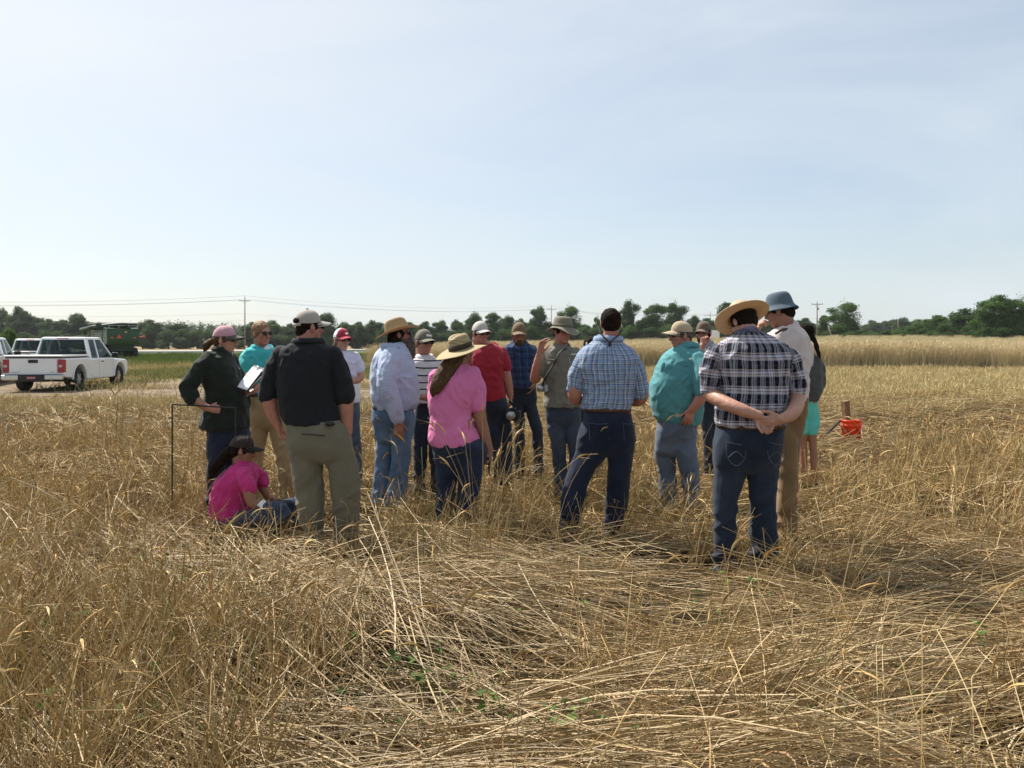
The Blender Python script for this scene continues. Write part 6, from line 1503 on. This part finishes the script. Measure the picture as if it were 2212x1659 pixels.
tag(link('dry_leaves', big_mesh('dry_leaves', ch, STRAW)), kind='stuff')
# green weeds in the mat
def weeds():
    spots_ = [(940,1525,26), (1065,1592,14), (880,1500,10), (760,1440,10), (1780,1590,8), (1180,1640,16), (1250,1630,10), (520,1300,5), (840,1490,8), (640,1425,8), (1310,1020,6), (380,1420,7), (120,1600,8), (1640,1310,6), (1500,1350,5), (2040,1600,6), (1990,1560,5), (1555,1280,6), (1480,990,6), (690,1180,8), (560,1490,8), (1700,1480,6)]
    V, Q, C = [], [], []; o = 0
    spots_ += [(float(rng.uniform(20, 2190)), float(rng.uniform(1230, 1640)), int(rng.integers(2, 6))) for _ in range(34)]
    for u, v, n in spots_:
        Y = CAMH * F / (v - HZ); X = (u - UC) / F * Y
        for i in range(n):
            a = rng.uniform(0, 6.28); e = rng.uniform(.2, 1.2); L_ = rng.uniform(.03, .07); c = np.array([X + rng.normal(0, .06), Y + rng.normal(0, .06), rng.uniform(.06, .2)])
            d = np.array([math.cos(a) * math.cos(e), math.sin(a) * math.cos(e), math.sin(e) * .6]); s = np.cross(d, [0, 0, 1.0]); s /= np.linalg.norm(s)
            up = np.cross(s, d)
            pts = [c, c + d * L_ * .5 + s * L_ * .38 + up * L_ * .08, c + d * L_, c + d * L_ * .5 - s * L_ * .38 + up * L_ * .08]
            V += pts; Q.append((o, o + 1, o + 2, o + 3)); o += 4; C += [np.array([.062, .118, .022]) * rng.uniform(.6, 1.4)] * 4
            V += [c, c + np.array([.004, 0, 0]), np.array([X, Y, 0.0]) + [.004, 0, 0], np.array([X, Y, 0.0])]; Q.append((o, o + 1, o + 2, o + 3)); o += 4; C += [np.array([.06, .12, .03])] * 4
    tag(link('green_weeds', big_mesh('green_weeds', [(np.array(V), np.array(Q), np.array(C))], STRAW_FAR)), kind='stuff')
weeds()
# ---- mown grass and the standing rye beyond: the same few tufts scattered by geometry nodes
def tuft(name, n, r, h0, h1, w, cols, lean, heads=False):
    a = rng.uniform(0, 6.28, n); q = r * np.sqrt(rng.uniform(0, 1, n)); X, Y = q * np.cos(a), q * np.sin(a); K = 5; t = np.linspace(0, 1, K)[None]
    e0 = math.pi / 2 - rng.uniform(0, lean, n); el = e0[:, None] - rng.uniform(0, .7, n)[:, None] * t ** 2; head = rng.uniform(0, 6.28, n)[:, None] + 0 * t
    P = curve(X, Y, np.zeros(n), head, el, rng.uniform(h0, h1, n), K)
    c = .86 * np.array(cols)[rng.integers(0, len(cols), n)] * rng.uniform(.75, 1.15, (n, 1))
    ch = [ribbons(P, w * rng.uniform(.6, 1.2, n)[:, None] * (1 - .4 * t), c)]
    if heads:
        q = P[:, -1]; K2 = 4; t2 = np.linspace(0, 1, K2)[None]
        PH = curve(q[:, 0], q[:, 1], q[:, 2], head[:, :1] + 0 * t2, el[:, -1:] - rng.uniform(.5, 2.0, n)[:, None] * t2, rng.uniform(.10, .16, n), K2)
        ch.append(ribbons(PH, np.array([.5, 1.3, 1.2, .4])[None] * w * np.ones((n, 1)), c * 1.08))
    return big_mesh(name, ch, STRAW_FAR)
def scatter(name, meshes, pts, scl, rot, which):
    "one stuff object: every tuft an instance on a point cloud of its own"
    src = bpy.data.collections.new(name + '_source')
    for me in meshes: src.objects.link(bpy.data.objects.new(me.name, me))
    me = bpy.data.meshes.new(name); me.vertices.add(len(pts)); me.vertices.foreach_set('co', np.asarray(pts, np.float32).ravel())
    for nm, typ, dat in (('scl', 'FLOAT', scl), ('rot', 'FLOAT', rot), ('which', 'INT', which)):
        at = me.attributes.new(nm, typ, 'POINT'); at.data.foreach_set('value', np.asarray(dat, np.int32 if typ == 'INT' else np.float32))
    o = link(name, me)
    ng = bpy.data.node_groups.new(name, 'GeometryNodeTree'); ng.interface.new_socket('Geometry', in_out='INPUT', socket_type='NodeSocketGeometry'); ng.interface.new_socket('Geometry', in_out='OUTPUT', socket_type='NodeSocketGeometry')
    N = ng.nodes.new; gi, go = N('NodeGroupInput'), N('NodeGroupOutput'); ip = N('GeometryNodeInstanceOnPoints'); ci = N('GeometryNodeCollectionInfo'); ci.inputs['Collection'].default_value = src; ci.inputs['Separate Children'].default_value = True; ci.inputs['Reset Children'].default_value = True
    def attr(nm, ty):
        a = N('GeometryNodeInputNamedAttribute'); a.data_type = ty; a.inputs['Name'].default_value = nm; return a.outputs['Attribute']
    cx = N('ShaderNodeCombineXYZ'); l = ng.links.new
    l(gi.outputs[0], ip.inputs['Points']); l(ci.outputs[0], ip.inputs['Instance']); ip.inputs['Pick Instance'].default_value = True
    l(attr('which', 'INT'), ip.inputs['Instance Index']); l(attr('rot', 'FLOAT'), cx.inputs['Z']); l(cx.outputs[0], ip.inputs['Rotation']); l(attr('scl', 'FLOAT'), ip.inputs['Scale']); l(ip.outputs[0], go.inputs[0])
    md = o.modifiers.new('scatter', 'NODES'); md.node_group = ng
    tag(o, kind='stuff'); return o
TAN = [(.54,.43,.22), (.60,.49,.27), (.46,.35,.16)]; GRN = [(.17,.20,.05), (.25,.26,.085), (.38,.34,.15)]; VERGE = [(.10,.17,.03), (.15,.22,.045), (.20,.25,.06)]
def wedge(n, y0, y1, power=1.0, m=1.15):
    X, Y = spots(n, y0, y1, power, m); return X, Y
X, Y = wedge(10000, 19, 104, 1.0); g_ = noise2(X, Y, .16, 21) + .35 * noise2(X, Y, .6, 22)
tr_ = Y + X * .16 + 4 * noise2(X, Y, .12, 23); on = (tr_ > 20) & (tr_ < 35) & (X < 0) & (noise2(X, Y, .5, 24) > -.55)
rye = (Y > np.interp(X, [-14, -11, 0, 60], [400, 66, 56, 51])) 
k = ~on & ~rye; X, Y, g_ = X[k], Y[k], g_[k]
kind = np.where(g_ + .34 * (Y > 31) > .06, 2, 0) + rng.integers(0, 2, len(X)); kind = np.where((Y > 66 + 4 * noise2(X, Y, .15, 26)) & (X < -8), 4, kind); kind = np.where(X > -5, kind % 2, kind)
scatter('mown_grass', [tuft('mown_dry', 70, .42, .04, .14, .005, TAN, 1.2), tuft('mown_dry', 60, .5, .05, .22, .005, TAN, 1.3), tuft('mown_green', 70, .42, .04, .15, .006, GRN, .9), tuft('mown_green', 60, .5, .05, .2, .006, GRN, 1.0), tuft('verge_green', 70, .5, .08, .22, .006, VERGE, .8)],
        np.column_stack([X, Y, zg(X, Y)]), rng.uniform(.8, 1.5, len(X)) * (1 + Y / 90), rng.uniform(0, 6.28, len(X)), kind)
RYE = [(.68,.55,.33), (.74,.61,.38), (.60,.48,.27), (.64,.52,.30)]
X, Y = [], []
n = 15000; yy = 51 + (210 - 51) * rng.uniform(0, 1, n) ** 2.0; xx = rng.uniform(-.32, .80, n) * yy
k = (yy > np.interp(xx, [-14, -11, 0, 60], [400, 66, 56, 51]) + 1.6 * noise2(xx, 0 * xx, .11, 31) + .8 * noise2(xx, 0 * xx, .4, 32)) & (yy < 163 + .33 * xx); X, Y = xx[k], yy[k]
xf_ = np.concatenate([np.linspace(-11, 70, 900)]); yf = np.interp(xf_, [-14, -11, 0, 60], [68, 66, 56, 51]) + 1.6 * noise2(xf_, 0 * xf_, .11, 31) + .8 * noise2(xf_, 0 * xf_, .4, 32) + rng.normal(0, .35, 900)
X = np.concatenate([X, xf_]); Y = np.concatenate([Y, yf])
scatter('standing_rye', [tuft('rye_tuft', 90, .75, 1.05, 1.5, .007, RYE, .35, True), tuft('rye_tuft', 80, .8, .95, 1.4, .007, RYE, .45, True), tuft('rye_tuft', 85, .7, 1.0, 1.55, .007, RYE, .3, True)],
        np.column_stack([X, Y, zg(X, Y)]), rng.uniform(.84, 1.10, len(X)) * (1 + .13 * noise2(X, Y, .22, 33) + .08 * noise2(X, Y, .6, 34)), rng.uniform(0, 6.28, len(X)), rng.integers(0, 3, len(X)))

# ------------------------------------------------------------------ the hazy air
def haze():
    m = bpy.data.materials.new('haze'); m.use_nodes = True; nt = m.node_tree
    for n in list(nt.nodes):
        if n.type != 'OUTPUT_MATERIAL': nt.nodes.remove(n)
    v = nt.nodes.new('ShaderNodeVolumePrincipled'); v.inputs['Color'].default_value = (.86, .90, .96, 1); v.inputs['Density'].default_value = 0.00012; v.inputs['Anisotropy'].default_value = 0.2
    nt.links.new(v.outputs[0], nt.nodes['Material Output'].inputs['Volume'])
    o = MB().box((-1700, -40, -1), (1700, 1560, 34)).build('haze', m); tag(o, kind='stuff')
haze()
